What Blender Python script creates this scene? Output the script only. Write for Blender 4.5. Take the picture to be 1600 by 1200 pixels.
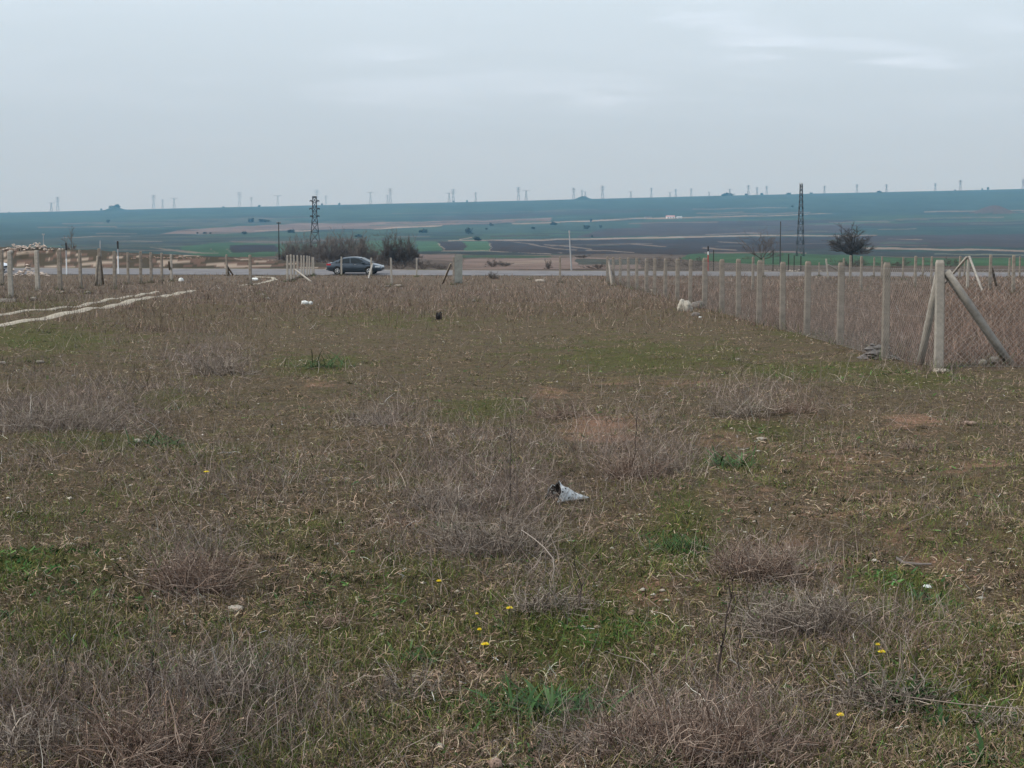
import bpy, math, random
import numpy as np

# ------------------------------------------------------------------ camera, sky, sun, exposure
scene = bpy.context.scene
for o in list(bpy.data.objects):
    bpy.data.objects.remove(o)
R = math.radians
F = 2400.0                       # focal length in pixels of the 1600 px wide photograph
PITCH = math.atan(200.0 / F)
CAMH = 1.6
cam_data = bpy.data.cameras.new('camera')
cam = bpy.data.objects.new('camera', cam_data)
scene.collection.objects.link(cam)
cam.location = (0, 0, CAMH)
cam.rotation_euler = (math.pi / 2 - PITCH, 0, 0)
cam_data.sensor_width = 36
cam_data.lens = F / 1600 * 36
cam_data.clip_start = 0.1
cam_data.clip_end = 30000
scene.camera = cam

SUN_EL, SUN_AZ = R(40), R(247)
world = bpy.data.worlds.new('World')
scene.world = world
world.use_nodes = True
wt = world.node_tree
wt.nodes.clear()
wout = wt.nodes.new('ShaderNodeOutputWorld')
wbg = wt.nodes.new('ShaderNodeBackground')
wbg.inputs['Strength'].default_value = 0.1
sky = wt.nodes.new('ShaderNodeTexSky')
sky.sky_type = 'NISHITA'
sky.sun_disc = False
sky.sun_elevation = SUN_EL
sky.sun_rotation = SUN_AZ
sky.air_density = 1.2
sky.dust_density = 4.0
tc = wt.nodes.new('ShaderNodeTexCoord')
sep = wt.nodes.new('ShaderNodeSeparateXYZ')
wt.links.new(tc.outputs['Generated'], sep.inputs[0])
ramp = wt.nodes.new('ShaderNodeValToRGB')
wt.links.new(sep.outputs['Z'], ramp.inputs[0])
cr = ramp.color_ramp
cr.elements[0].position = 0.0
cr.elements[0].color = (.345, .37, .415, 1)
cr.elements[1].position = 1.0
cr.elements[1].color = (.64, .71, .80, 1)
for p_, c_ in ((.045, (.37, .412, .468, 1)), (.085, (.405, .468, .54, 1)), (.165, (.51, .595, .675, 1)), (.4, (.60, .68, .77, 1))):
    e = cr.elements.new(p_)
    e.color = c_
scl = wt.nodes.new('ShaderNodeVectorMath'); scl.operation = 'SCALE'; scl.inputs['Scale'].default_value = 10.0
wt.links.new(ramp.outputs[0], scl.inputs[0])
mixs = wt.nodes.new('ShaderNodeMix'); mixs.data_type = 'RGBA'; mixs.inputs['Factor'].default_value = 0.93
wt.links.new(sky.outputs[0], mixs.inputs[6])
wt.links.new(scl.outputs[0], mixs.inputs[7])
# thin streaks of brighter cloud
mp = wt.nodes.new('ShaderNodeMapping')
mp.inputs['Scale'].default_value = (5.0, 5.0, 42.0)
mp.inputs['Location'].default_value = (2.3, 0.0, 1.7)
mp.inputs['Rotation'].default_value = (0, R(-4), 0)
wt.links.new(tc.outputs['Generated'], mp.inputs[0])
nz = wt.nodes.new('ShaderNodeTexNoise')
nz.inputs['Scale'].default_value = 1.15
nz.inputs['Detail'].default_value = 7
nz.inputs['Roughness'].default_value = .55
nz.inputs['Distortion'].default_value = .5
wt.links.new(mp.outputs[0], nz.inputs[0])
def wnode(kind, **kw):
    n = wt.nodes.new(kind)
    for a_, b_ in kw.items(): setattr(n, a_, b_)
    return n
def wmath(op, a, b):
    n = wnode('ShaderNodeMath', operation=op)
    for i_, v_ in enumerate((a, b)):
        if hasattr(v_, 'links'): wt.links.new(v_, n.inputs[i_])
        else: n.inputs[i_].default_value = v_
    return n.outputs[0]
def wrange(v, a, b, c, d, smooth=False):
    n = wnode('ShaderNodeMapRange', interpolation_type='SMOOTHSTEP' if smooth else 'LINEAR')
    wt.links.new(v, n.inputs[0])
    for i_, k_ in enumerate((a, b, c, d)): n.inputs[1 + i_].default_value = k_
    return n.outputs[0]
cu = wmath('DIVIDE', sep.outputs['X'], sep.outputs['Y'])
cv = wmath('DIVIDE', sep.outputs['Z'], sep.outputs['Y'])
cvn = wmath('ADD', cv, wrange(nz.outputs[0], .3, .7, -.012, .012))
total = wrange(nz.outputs[0], .45, .8, 0, .14)
for (ccx, ccy, rx_, ry_, slope, amt) in ((1090, 10, 130, 48, .10, .45), (1320, 86, 220, 26, .07, .38), (1180, 66, 100, 34, 0, .22), (612, 91, 120, 16, .03, .17), (905, 139, 150, 14, .02, .10), (1560, 45, 80, 20, .1, .15), (860, 110, 600, 60, 0, .1)):
    u0_, v0_ = (ccx - 800) / 2408.0, (400 - ccy) / 2400.0
    du = wmath('SUBTRACT', cu, u0_)
    dv = wmath('ADD', wmath('SUBTRACT', cvn, v0_), wmath('MULTIPLY', du, slope))
    q1_ = wmath('POWER', wmath('ABSOLUTE', wmath('DIVIDE', du, rx_ / 2400.0), 0), 2.0)
    q2_ = wmath('POWER', wmath('ABSOLUTE', wmath('DIVIDE', dv, ry_ / 2400.0), 0), 2.0)
    el_ = wrange(wmath('ADD', q1_, q2_), 0.0, 1.0, amt, 0.0, True)
    total = wmath('ADD', total, wmath('MULTIPLY', el_, wrange(nz.outputs[0], .35, .62, .15, 1.15)))
front = wrange(sep.outputs['Y'], 0.1, 0.3, 0, 1)
hi = wrange(sep.outputs['Z'], .05, .10, 0, 1)
mu = wnode('ShaderNodeMath', operation='MULTIPLY', use_clamp=True)
wt.links.new(wmath('MULTIPLY', total, front), mu.inputs[0]); wt.links.new(hi, mu.inputs[1])
mixc = wt.nodes.new('ShaderNodeMix'); mixc.data_type = 'RGBA'
wt.links.new(mu.outputs[0], mixc.inputs['Factor'])
wt.links.new(mixs.outputs[2], mixc.inputs[6])
mixc.inputs[7].default_value = (6.6, 7.5, 8.9, 1)
wt.links.new(mixc.outputs[2], wbg.inputs['Color'])
wt.links.new(wbg.outputs[0], wout.inputs[0])

sun_d = bpy.data.lights.new('sun', 'SUN')
sun_d.energy = 2.3
sun_d.angle = R(10)
sun_d.color = (1, .94, .84)
sun = bpy.data.objects.new('sun', sun_d)
scene.collection.objects.link(sun)
sun.rotation_euler = (math.pi / 2 - SUN_EL, 0, math.pi - SUN_AZ)   # light from behind the camera, a little to the left
scene.view_settings.view_transform = 'Standard'
scene.view_settings.look = 'None'
scene.view_settings.exposure = 0.46
scene.view_settings.gamma = 1
scene.cycles.max_bounces = 5
scene.cycles.volume_bounces = 0

rnd = random.Random(7)
rg = np.random.default_rng(11)
COL = scene.collection

# ------------------------------------------------------------------ helpers
def tag(o, label=None, cat=None, group=None, kind=None):
    if label: o['label'] = label
    if cat: o['category'] = cat
    if group: o['group'] = group
    if kind: o['kind'] = kind
    return o

def empty(name, loc=(0, 0, 0), rz=0.0):
    o = bpy.data.objects.new(name, None)
    o.location = loc
    o.rotation_euler = (0, 0, rz)
    COL.objects.link(o)
    return o

def make_mesh(name, V, faces=None, quads=None, tris=None, colors=None, smooth=False):
    me = bpy.data.meshes.new(name)
    if faces is not None:
        me.from_pydata([tuple(map(float, v)) for v in V], [], faces)
    else:
        V = np.asarray(V, dtype=np.float32)
        k = 4 if quads is not None else 3
        Q = np.asarray(quads if quads is not None else tris, dtype=np.int32)
        me.vertices.add(len(V)); me.vertices.foreach_set('co', V.ravel())
        me.loops.add(Q.size); me.loops.foreach_set('vertex_index', Q.ravel())
        me.polygons.add(len(Q)); me.polygons.foreach_set('loop_start', np.arange(0, Q.size, k, dtype=np.int32))
        me.update(calc_edges=True)
    if colors is not None:
        a = me.color_attributes.new('Col', 'FLOAT_COLOR', 'POINT')
        c = np.ones((len(me.vertices), 4), dtype=np.float32)
        c[:, :3] = colors
        a.data.foreach_set('color', c.ravel())
    if smooth:
        me.polygons.foreach_set('use_smooth', np.ones(len(me.polygons), dtype=bool))
    me.update()
    return me

def obj(name, me, mat=None, parent=None, loc=(0, 0, 0), rot=(0, 0, 0)):
    o = bpy.data.objects.new(name, me)
    if mat is not None and not me.materials:
        me.materials.append(mat)
    o.location = loc
    o.rotation_euler = rot
    if parent is not None:
        o.parent = parent
    COL.objects.link(o)
    return o

def copy_tree(o, parent=None):
    c = o.copy()
    COL.objects.link(c)
    c.parent = parent
    for ch in o.children:
        copy_tree(ch, c)
    return c

def ray(px, py):
    dx, dy = (px - 800) / F, (600 - py) / F
    return (dx, math.cos(PITCH) + dy * math.sin(PITCH), -math.sin(PITCH) + dy * math.cos(PITCH))

def G(px, py, h=0.0):            # the point of the level ground seen at a pixel
    a, b, c = ray(px, py)
    t = (h - CAMH) / c
    return (a * t, b * t, h)

def at(px, py, Y):               # the point at world distance Y seen at a pixel
    a, b, c = ray(px, py)
    return (a * Y / b, Y, CAMH + c * Y / b)

def project(x, y, z):
    z = z - CAMH
    d = y * math.cos(PITCH) - z * math.sin(PITCH)
    u = y * math.sin(PITCH) + z * math.cos(PITCH)
    return 800 + F * x / d, 600 - F * u / d

class Noise2:
    def __init__(s, seed):
        s.t = np.random.default_rng(seed).random((256, 256)).astype(np.float32)
    def v(s, x, y):
        xi = np.floor(x).astype(int); yi = np.floor(y).astype(int)
        fx = x - xi; fy = y - yi
        fx = fx * fx * (3 - 2 * fx); fy = fy * fy * (3 - 2 * fy)
        g = lambda a, b: s.t[a & 255, b & 255]
        return (g(xi, yi) * (1 - fx) + g(xi + 1, yi) * fx) * (1 - fy) + (g(xi, yi + 1) * (1 - fx) + g(xi + 1, yi + 1) * fx) * fy
    def fbm(s, x, y, o=4):
        r = 0; a = .5; n = 0
        for i in range(o):
            r = r + a * s.v(x * 2 ** i + 17.3 * i, y * 2 ** i + 5.1 * i); n += a; a *= .5
        return r / n
NA, NB, NC = Noise2(1), Noise2(2), Noise2(3)

# ------------------------------------------------------------------ materials
def principled(name):
    m = bpy.data.materials.new(name)
    m.use_nodes = True
    return m, m.node_tree, m.node_tree.nodes['Principled BSDF']

def mat(name, col, rough=.8, var=.15, scale=8., metallic=0., spec=.3, bump=0., coat=0., emit=None):
    m, t, b = principled(name)
    tcn = t.nodes.new('ShaderNodeTexCoord')
    n = t.nodes.new('ShaderNodeTexNoise')
    n.inputs['Scale'].default_value = scale
    n.inputs['Detail'].default_value = 6
    n.inputs['Roughness'].default_value = .65
    t.links.new(tcn.outputs['Object'], n.inputs[0])
    mx = t.nodes.new('ShaderNodeMix'); mx.data_type = 'RGBA'
    cl = lambda k: tuple(min(1, max(0, c * k)) for c in col) + (1,)
    mx.inputs[6].default_value = cl(1 - var)
    mx.inputs[7].default_value = cl(1 + var)
    r = t.nodes.new('ShaderNodeMapRange')
    r.inputs[1].default_value = .3; r.inputs[2].default_value = .7
    t.links.new(n.outputs[0], r.inputs[0])
    t.links.new(r.outputs[0], mx.inputs['Factor'])
    t.links.new(mx.outputs[2], b.inputs['Base Color'])
    b.inputs['Roughness'].default_value = rough
    b.inputs['Metallic'].default_value = metallic
    b.inputs['Specular IOR Level'].default_value = spec
    b.inputs['Coat Weight'].default_value = coat
    if bump:
        bn = t.nodes.new('ShaderNodeBump'); bn.inputs['Strength'].default_value = bump
        bn.inputs['Distance'].default_value = .01
        t.links.new(n.outputs[0], bn.inputs['Height'])
        t.links.new(bn.outputs[0], b.inputs['Normal'])
    return m

def attr_mat(name, rough=.85, spec=.15, trans=0.0):
    m, t, b = principled(name)
    a = t.nodes.new('ShaderNodeAttribute'); a.attribute_name = 'Col'
    t.links.new(a.outputs['Color'], b.inputs['Base Color'])
    b.inputs['Roughness'].default_value = rough
    b.inputs['Specular IOR Level'].default_value = spec
    return m

M = {}
M['veg'] = attr_mat('dry_and_green_stems')
M['stone_a'] = attr_mat('stones', .9, .1)
M['concrete'] = mat('concrete', (.205, .178, .148), .9, .42, 5, bump=.4)
M['concrete_pale'] = mat('pale_concrete', (.30, .275, .24), .9, .25, 9, bump=.5)
M['concrete_grey'] = mat('greenish_concrete', (.19, .20, .185), .9, .25, 3)
M['wire'] = mat('galvanised_wire', (.25, .24, .225), .6, .15, 30, metallic=.2)
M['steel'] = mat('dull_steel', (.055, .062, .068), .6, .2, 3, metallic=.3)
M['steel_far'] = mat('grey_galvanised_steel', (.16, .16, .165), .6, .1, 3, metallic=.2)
M['wood_dark'] = mat('tarred_wood', (.03, .027, .026), .8, .3, 10)
M['pole_grey'] = mat('grey_concrete_pole', (.30, .31, .32), .8, .15, 4)
M['white_paint'] = mat('white_paint', (.72, .74, .76), .5, .08, 6)
M['red_paint'] = mat('red_paint', (.35, .05, .04), .5, .1, 6)
M['asphalt'] = mat('worn_asphalt', (.145, .14, .145), .9, .22, .6)
M['gravel'] = mat('pale_gravel', (.32, .285, .225), .95, .35, 3, bump=.6)
M['bark'] = mat('bark', (.085, .07, .062), .9, .3, 14)
M['rock'] = mat('pale_limestone', (.33, .29, .245), .9, .3, 5, bump=.7)
M['rock_red'] = mat('reddish_stone', (.27, .19, .15), .9, .3, 14, bump=.6)
M['white_plastic'] = mat('white_plastic', (.72, .74, .72), .55, .12, 18)
M['foil'] = mat('pale_blue_plastic', (.55, .565, .56), .5, .45, 34, bump=.8)
M['dark_inside'] = mat('dark_inner_plastic', (.035, .035, .035), .8, .3, 12)
M['black_plastic'] = mat('black_plastic', (.012, .010, .010), .6, .3, 14)
M['sack'] = mat('dirty_white_sack', (.36, .33, .28), .85, .35, 9, bump=.8)
M['sack_grey'] = mat('dirty_grey_sack', (.17, .155, .14), .85, .3, 9, bump=.8)
M['petal'] = mat('yellow_petals', (.80, .66, .03), .7, .1, 60)
M['petal_dark'] = mat('flower_centre', (.6, .3, .02), .8, .2, 60)
M['leafy'] = attr_mat('far_leaves', .8, .1)

# ------------------------------------------------------------------ terrain
ROWD = np.log(np.array([118, 160, 230, 320, 420, 600, 900, 1300, 1900, 2600, 3500, 4500, 5500, 6200.]))
ROWS = np.array([432.0, 423, 417, 411, 406, 400.5, 394, 386, 375, 362, 347.5, 333, 320.5, 314.5])
def smooth01(a, b, x):
    t = np.clip((x - a) / (b - a), 0, 1)
    return t * t * (3 - 2 * t)

def road_near(x):                # distance of the road's near edge
    return 126.0 - 0.2 * x
ROADW = 10.0

def rows_at(u, y):
    """picture row at which far ground of distance y would appear, without relief above it"""
    r = np.interp(np.log(np.maximum(y, 1)), ROWD, ROWS)
    s = smooth01(900, 6200, y)
    r = r - .0229 * (2408 * u) * s
    r = r + s * 1.2 * (NA.fbm(2408 * u / 170 + 3, y / 1500, 3) - .5)
    return r

def H(x, y):
    x = np.asarray(x, dtype=float); y = np.asarray(y, dtype=float)
    ys = np.maximum(y, 1.0)
    u = x / np.maximum(y, 20)
    yy = np.minimum(ys, 6200)
    far = CAMH + (400 - rows_at(u, yy)) * yy / 2400.0
    far = np.where(y > 6200, far - (y - 6200) * .04, far)
    # burial mounds: two on the ridge, one on the slope
    for (mx, my, mr_, mh) in ((-618 / 2400 * 6150, 6150, 32, 15), (110 / 2400 * 6150, 6150, 26, 14), (1160., 3720., 40, 21)):
        d = np.hypot((x - mx), (y - my) * .8) / mr_
        far = far + mh * np.exp(-d ** 2 * 1.1)
    near = (0.035 * np.sin(x * .7 + 1.3) * np.cos(y * .5) + .02 * np.sin(x * 2.1 + y * 1.7)
            + (.02 + .11 * smooth01(38, 20, y)) * (NB.fbm(x * 1.3, y * 1.3, 4) - .5)) * smooth01(-1, 3, 130 - y)
    e = y - road_near(x)
    k = smooth01(18, 60, e)
    rise = np.interp(x, [-60, -20, 0, 30], [.60, .50, .38, .30])
    mid = -.02 + rise * np.clip(e / ROADW, 0, 1) - .25 * smooth01(ROADW + .4, ROADW + 3, e)
    h = np.where(e < -1, near, mid * (1 - k) + far * k)
    # earth bank beyond the road on the left
    top = np.interp(x, [-70, -62, -46, -32, -25, -18, -10], [2.35, 2.45, 2.2, 1.5, 1.25, .7, 0.0])
    b = smooth01(ROADW + 2, ROADW + 7, e) * (1 - smooth01(20, 34, e))
    h = h + b * top * (.92 + .25 * (NC.fbm(x * .5, y * .5, 3) - .5))
    return h
def Hs(x, y):
    return float(H(np.array([x]), np.array([y]))[0])

nu = 1000
us = np.concatenate([np.linspace(-.8, -.37, 60, endpoint=False), np.linspace(-.37, .37, nu), np.linspace(.37, .8, 61)[1:]])
ys = np.concatenate([np.linspace(-10, 2, 16, endpoint=False), np.geomspace(14, 138, 330) - 12])
ys = np.concatenate([ys[ys < 117], np.arange(117, 165, .5)])
dd = np.geomspace(165, 6200, 6000)
rr = np.interp(np.log(dd), ROWD, ROWS)
ys = np.concatenate([ys, np.interp(-np.linspace(rr[0], rr[-1], 330), -rr, dd), np.linspace(6260, 8000, 16)])
UU, YY = np.meshgrid(us, ys)
off = 12 * (1 - smooth01(60, 110, YY))
XX = UU * (YY + off)
ZZ = H(XX, YY)
nr, nc = UU.shape
V = np.stack([XX, YY, ZZ], -1).reshape(-1, 3)
ii = np.arange(nr * nc).reshape(nr, nc)
Q = np.stack([ii[:-1, :-1], ii[:-1, 1:], ii[1:, 1:], ii[1:, :-1]], -1).reshape(-1, 4)

# colours of the land, field by field (true surface colours; the air fades them)
x_, y_ = V[:, 0], V[:, 1]
px = 800 + 2408 * x_ / np.maximum(y_, 5)
row = rows_at(x_ / np.maximum(y_, 5), y_)
pxw = px + 5 * (NB.fbm(px / 22, row / 3, 3) - .5) * 2
roww = row + 1.4 * (NC.fbm(px / 40, row / 7, 3) - .5) * 2
C = np.zeros((len(V), 3))
GRN = np.array((.034, .056, .034)); TEAL = np.array((.026, .044, .036)); PLOW = np.array((.040, .031, .031)); PINK = np.array((.12, .088, .075))
TAN = np.array((.19, .15, .118)); BRIGHT = np.array((.04, .085, .042)); DARK = np.array((.022, .027, .027)); DULL = np.array((.062, .066, .05))
SCRUB = np.array((.085, .065, .052))
C[:] = TEAL
def paint(poly, col, mixf=1.0):
    P = np.array(poly, float)
    ins = np.zeros(len(V), bool)
    sel = (pxw > P[:, 0].min()) & (pxw < P[:, 0].max()) & (roww > P[:, 1].min()) & (roww < P[:, 1].max()) & (y_ > 120)
    a, b = pxw[sel], roww[sel]
    r = np.zeros(len(a), bool)
    for i in range(len(P)):
        x1, y1 = P[i]; x2, y2 = P[i - 1]
        c = ((y1 > b) != (y2 > b))
        with np.errstate(divide='ignore', invalid='ignore'):
            c &= a < (x2 - x1) * (b - y1) / (y2 - y1 + 1e-9) + x1
        r ^= c
    ins[np.where(sel)[0][r]] = True
    C[ins] = C[ins] * (1 - mixf) + col * mixf
def band(pts_top, thick, col, mixf=1.0):
    th = thick if hasattr(thick, '__len__') else [thick] * len(pts_top)
    paint([(a, b) for a, b in pts_top] + [(a, b + t) for (a, b), t in list(zip(pts_top, th))[::-1]], col, mixf)
# upper slopes
paint([(-200, 300), (1900, 280), (1900, 345), (-200, 372)], TEAL)
paint([(-200, 342), (150, 339), (420, 333), (700, 328), (700, 334), (300, 345), (-200, 352)], GRN, .5)
paint([(140, 354), (170, 345), (420, 340), (470, 347), (330, 352), (240, 353)], DULL, .8)
paint([(420, 330), (640, 326), (760, 330), (600, 334)], GRN, .6)
paint([(640, 341), (900, 330), (1100, 326), (1100, 330), (900, 336), (700, 346)], PLOW, .6)
band([(710, 336), (760, 335), (810, 334)], 1.4, DARK)
band([(960, 317), (1200, 312), (1400, 306), (1600, 304)], 3.0, GRN, .5)
band([(1080, 327), (1180, 325), (1230, 324)], 1.2, TAN, .5)
paint([(1000, 330), (1330, 324), (1600, 330), (1600, 340), (1330, 338), (1000, 338)], TEAL * .9, 1)
paint([(-200, 372), (0, 368), (140, 356), (300, 362), (430, 366), (-200, 384)], TEAL * .85)
# middle slopes
paint([(250, 366), (300, 358), (420, 352), (560, 348), (690, 346), (860, 341), (860, 346), (700, 352), (640, 356), (560, 358), (420, 362), (330, 367)], PINK)
paint([(440, 350), (690, 346), (690, 351), (500, 356)], PINK * 1.2)
band([(585, 356.5), (640, 354), (690, 352.5)], 1.8, TAN * 1.3)
band([(452, 361.5), (488, 360.5)], 1.8, TAN * 1.6)
band([(400, 360.5), (440, 359)], 1.2, TAN)
band([(100, 371), (150, 368.5), (205, 368)], 1.4, TAN, .8)
band([(800, 349), (870, 346.5), (1000, 341), (1080, 339), (1180, 337.5), (1300, 334)], [2.2, 2.4, 2.6, 2.4, 1.6, .8], TAN)
paint([(300, 367), (560, 360), (640, 358), (700, 353), (800, 352), (1000, 345), (1330, 340), (1330, 352), (1000, 362), (700, 378), (500, 378), (280, 380)], GRN)
paint([(690, 354), (1000, 346), (1080, 350), (1000, 357), (800, 365), (640, 371)], TEAL * 1.2)
paint([(-200, 384), (240, 366), (430, 372), (560, 372), (700, 374), (700, 381), (-200, 392)], DULL * .7, .7)
for (a, b, c, d) in ((230, 377.5, 400, 1.6), (280, 373, 420, 1.4), (90, 381, 240, 1.4), (620, 366.5, 700, 1.2), (830, 365, 960, 1.2), (650, 372.5, 740, 1.5), (500, 360, 560, 1.0)):
    band([(a, b), ((a + c) / 2, b - .4), (c, b - 1.5)], d, DARK)
band([(360, 377), (470, 376), (560, 373)], 2, PINK, .6)
paint([(1000, 348), (1330, 343), (1700, 342), (1700, 352), (1330, 354), (1150, 356), (1000, 360)], PLOW)
paint([(940, 358), (1330, 348), (1330, 364), (1100, 368), (900, 370)], PLOW * 1.1)
paint([(1330, 338), (1700, 334), (1700, 346), (1330, 350)], GRN)
band([(1420, 343), (1520, 342)], 1.2, DARK); band([(1340, 355), (1500, 353), (1600, 352)], 1.3, DARK)
band([(1440, 331), (1500, 330), (1590, 328), (1700, 333)], 1.6, TAN, .7)
paint([(1520, 334), (1530, 329), (1547, 326), (1570, 329), (1578, 334)], PLOW * 1.1)
paint([(1600, 328), (1700, 330), (1700, 336), (1590, 333)], PINK, .5)
# long pale farm road and the ploughed slope under it
paint([(740, 377), (1100, 372), (1330, 370), (1330, 394), (1100, 400), (900, 398), (760, 393)], PLOW * .7)
paint([(1300, 370), (1700, 364), (1700, 392), (1560, 386), (1300, 384)], PLOW)
band([(700, 375.5), (860, 373), (960, 371.5), (1100, 369), (1200, 367), (1330, 367.5), (1370, 368)], [1.6, 2.6, 2.8, 2.8, 2.4, 1.8, 1.], TAN * .95)
band([(1100, 366), (1160, 364), (1190, 364)], 1.4, TAN, .6)
for P_ in ([(785, 377), (812, 384), (840, 391), (880, 395)], [(800, 376.5), (838, 382), (868, 388), (900, 390)], [(850, 381), (890, 385), (925, 389)],
           [(915, 390), (950, 391), (990, 394)], [(985, 381), (1010, 383), (1040, 384)], [(1120, 377.5), (1165, 379)], [(1095, 387), (1150, 390)],
           [(1370, 358), (1430, 357)], [(1385, 373), (1440, 374)]):
    band(P_, 1.3, TAN * .85, .8)
rs_ = np.random.default_rng(77)
for k in range(150):                       # field edges, ditches and wheel tracks across the slopes
    rw = 330 + 66 * rs_.random() ** .8; cx_ = -50 + 1750 * rs_.random(); ln_ = (30 + 150 * rs_.random()) * (.6 + (400 - rw) / 90)
    rw -= (cx_ - 800) * .012 * (1 - (rw - 330) / 70)
    sl_ = -.014 + .02 * (rs_.random() - .5)
    c_ = (DARK, DARK, TAN * .6, PLOW * .8, GRN * 1.2, DULL)[rs_.integers(0, 6)]
    band([(cx_, rw), (cx_ + ln_ / 2, rw + sl_ * ln_ / 2 - .3), (cx_ + ln_, rw + sl_ * ln_)], .6 + 1.3 * rs_.random(), c_, .75)
# small plots
paint([(560, 376), (648, 374), (648, 390), (590, 396)], BRIGHT * .9, .9)
paint([(650, 376), (684, 377), (694, 392), (652, 393)], BRIGHT)
paint([(684, 377), (722, 378), (730, 385), (722, 393), (694, 393)], PLOW * .7)
paint([(722, 378), (760, 377), (768, 384), (762, 393), (722, 393), (730, 385)], BRIGHT)
paint([(760, 377), (800, 377), (850, 390), (880, 396), (762, 393), (768, 384)], PLOW * .72)
band([(682, 378.5), (690, 384), (695, 388), (693, 392)], 1.6, TAN)
band([(764, 379), (770, 385), (764, 391)], 1.5, TAN)
band([(692, 392.5), (760, 391.5), (800, 394), (860, 396.5)], 1.2, TAN, .9)
band([(640, 394), (700, 394), (800, 394), (860, 397.5)], [2, 5, 4.5, 1], DARK)
band([(718, 374), (736, 370)], 1.5, TAN)
paint([(280, 386), (330, 380), (600, 382), (640, 390), (640, 398), (430, 404), (300, 398)], BRIGHT * .8)
paint([(358, 384), (432, 383), (436, 394), (362, 395)], PLOW * .55)
band([(330, 385), (334, 392), (335, 397)], 1.5, TAN * .8, .8); band([(356, 385), (360, 396)], 2, TAN * .8, .8)
for k in range(5):
    band([(235 + 14 * k, 386 + 1.2 * k), (262 + 14 * k, 390 + 1.2 * k), (300 + 10 * k, 395)], 1.0, TAN * .8, .7)
# nearer ground past the road
paint([(420, 402), (700, 396), (740, 399), (900, 398), (1000, 396), (1100, 399), (1700, 402), (1700, 436), (-200, 436), (-200, 395)], SCRUB)
band([(720, 399.5), (800, 399), (860, 400)], 3.5, GRN)
band([(640, 397), (720, 398)], [6, 10], PINK * 1.05)
paint([(722, 405), (800, 403), (900, 402.5), (1000, 404), (1000, 421), (722, 421)], PINK * 1.25)
paint([(760, 409), (860, 406), (880, 410), (800, 413)], TAN * 1.0, .6)
band([(900, 405), (1000, 404)], 9, TEAL * .8, .8)
band([(800, 421), (1100, 419.5)], 3, SCRUB * .7)
paint([(1080, 397), (1160, 393), (1280, 397), (1420, 403), (1700, 402), (1700, 416), (1180, 414), (1060, 404)], BRIGHT * .85)
paint([(1240, 391), (1290, 388), (1440, 394), (1700, 390), (1700, 401), (1400, 401), (1250, 397)], DARK * 1.3)
band([(1100, 394), (1240, 392), (1260, 395)], 2.4, PINK)
band([(1330, 386), (1460, 388), (1560, 390), (1600, 391)], 2.8, TAN * .9)
band([(1460, 396), (1700, 399)], 1.6, DULL * 1.6)
paint([(380, 402), (440, 400), (440, 432), (380, 432)], SCRUB * .9)
# bank and roadside: reddish clods, pale stones
e_ = y_ - road_near(x_)
nz1 = NA.fbm(x_ * .42, ZZ.ravel() * 5.5 + y_ * .12, 4)
bank = (e_ > ROADW + 1.0) & (e_ < 36) & (x_ < -15)
bc = np.where((nz1 > .64)[:, None], np.array((.29, .235, .19)), np.where((nz1 > .53)[:, None], np.array((.12, .082, .066)), np.array((.058, .05, .038))))
C[bank] = bc[bank]
side = (e_ > -4) & (e_ < ROADW + 2) & ~bank
C[side] = np.where((NB.fbm(x_ * .8, y_ * .8, 3) > .5)[:, None], np.array((.12, .10, .085)), np.array((.085, .08, .05)))[side]
mdist = np.hypot(x_ - 1160, (y_ - 3720) * .8)
C[mdist < 58] = np.array((.075, .055, .045))
vr = .72 + .56 * NB.fbm(px / 30, row * .9, 4)
C *= np.where(y_ > 165, vr, 1.0)[:, None]

me = make_mesh('ground', V, quads=Q, colors=C, smooth=True)
fa = me.attributes.new('far', 'FLOAT', 'POINT')
fa.data.foreach_set('value', smooth01(-3.5, -1.0, e_).astype(np.float32))
# soil / green / red patches on the plot (photo positions turned into ground positions)
def gauss(P, blobs):
    qx, qy = P
    r = np.zeros_like(qx)
    for (cx, cy, rx, ry, s) in blobs:
        r = np.maximum(r, s * np.exp(-(((qx - cx) / rx) ** 2 + ((qy - cy) / ry) ** 2)))
    return r
GREEN = [(500, 568, 70, 14, .9), (1290, 582, 150, 16, 1.), (1480, 600, 120, 10, .6), (170, 688, 110, 14, .8), (40, 900, 110, 50, .85), (120, 960, 110, 60, .6), (1060, 830, 50, 50, 1.1),
         (650, 1005, 34, 20, 1.2), (365, 1060, 50, 40, 1.1), (900, 960, 140, 60, .7), (1185, 672, 50, 14, .9), (40, 530, 140, 24, .9), (1140, 728, 46, 8, 1.),
         (760, 640, 70, 22, .8), (1420, 900, 60, 18, .8), (860, 1080, 90, 40, 1.), (1400, 1060, 80, 26, .9), (1520, 1100, 90, 40, .7), (480, 840, 110, 36, .4),
         (640, 890, 90, 30, .7), (200, 860, 80, 50, .5), (1010, 560, 180, 30, .6), (1250, 870, 40, 12, .7), (260, 630, 60, 10, .7), (880, 860, 40, 20, .6), (1200, 960, 60, 30, .6),
         (1030, 1180, 60, 30, .9), (620, 500, 160, 16, .35), (10, 470, 120, 14, .9), (1250, 520, 60, 14, .4)]
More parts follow.
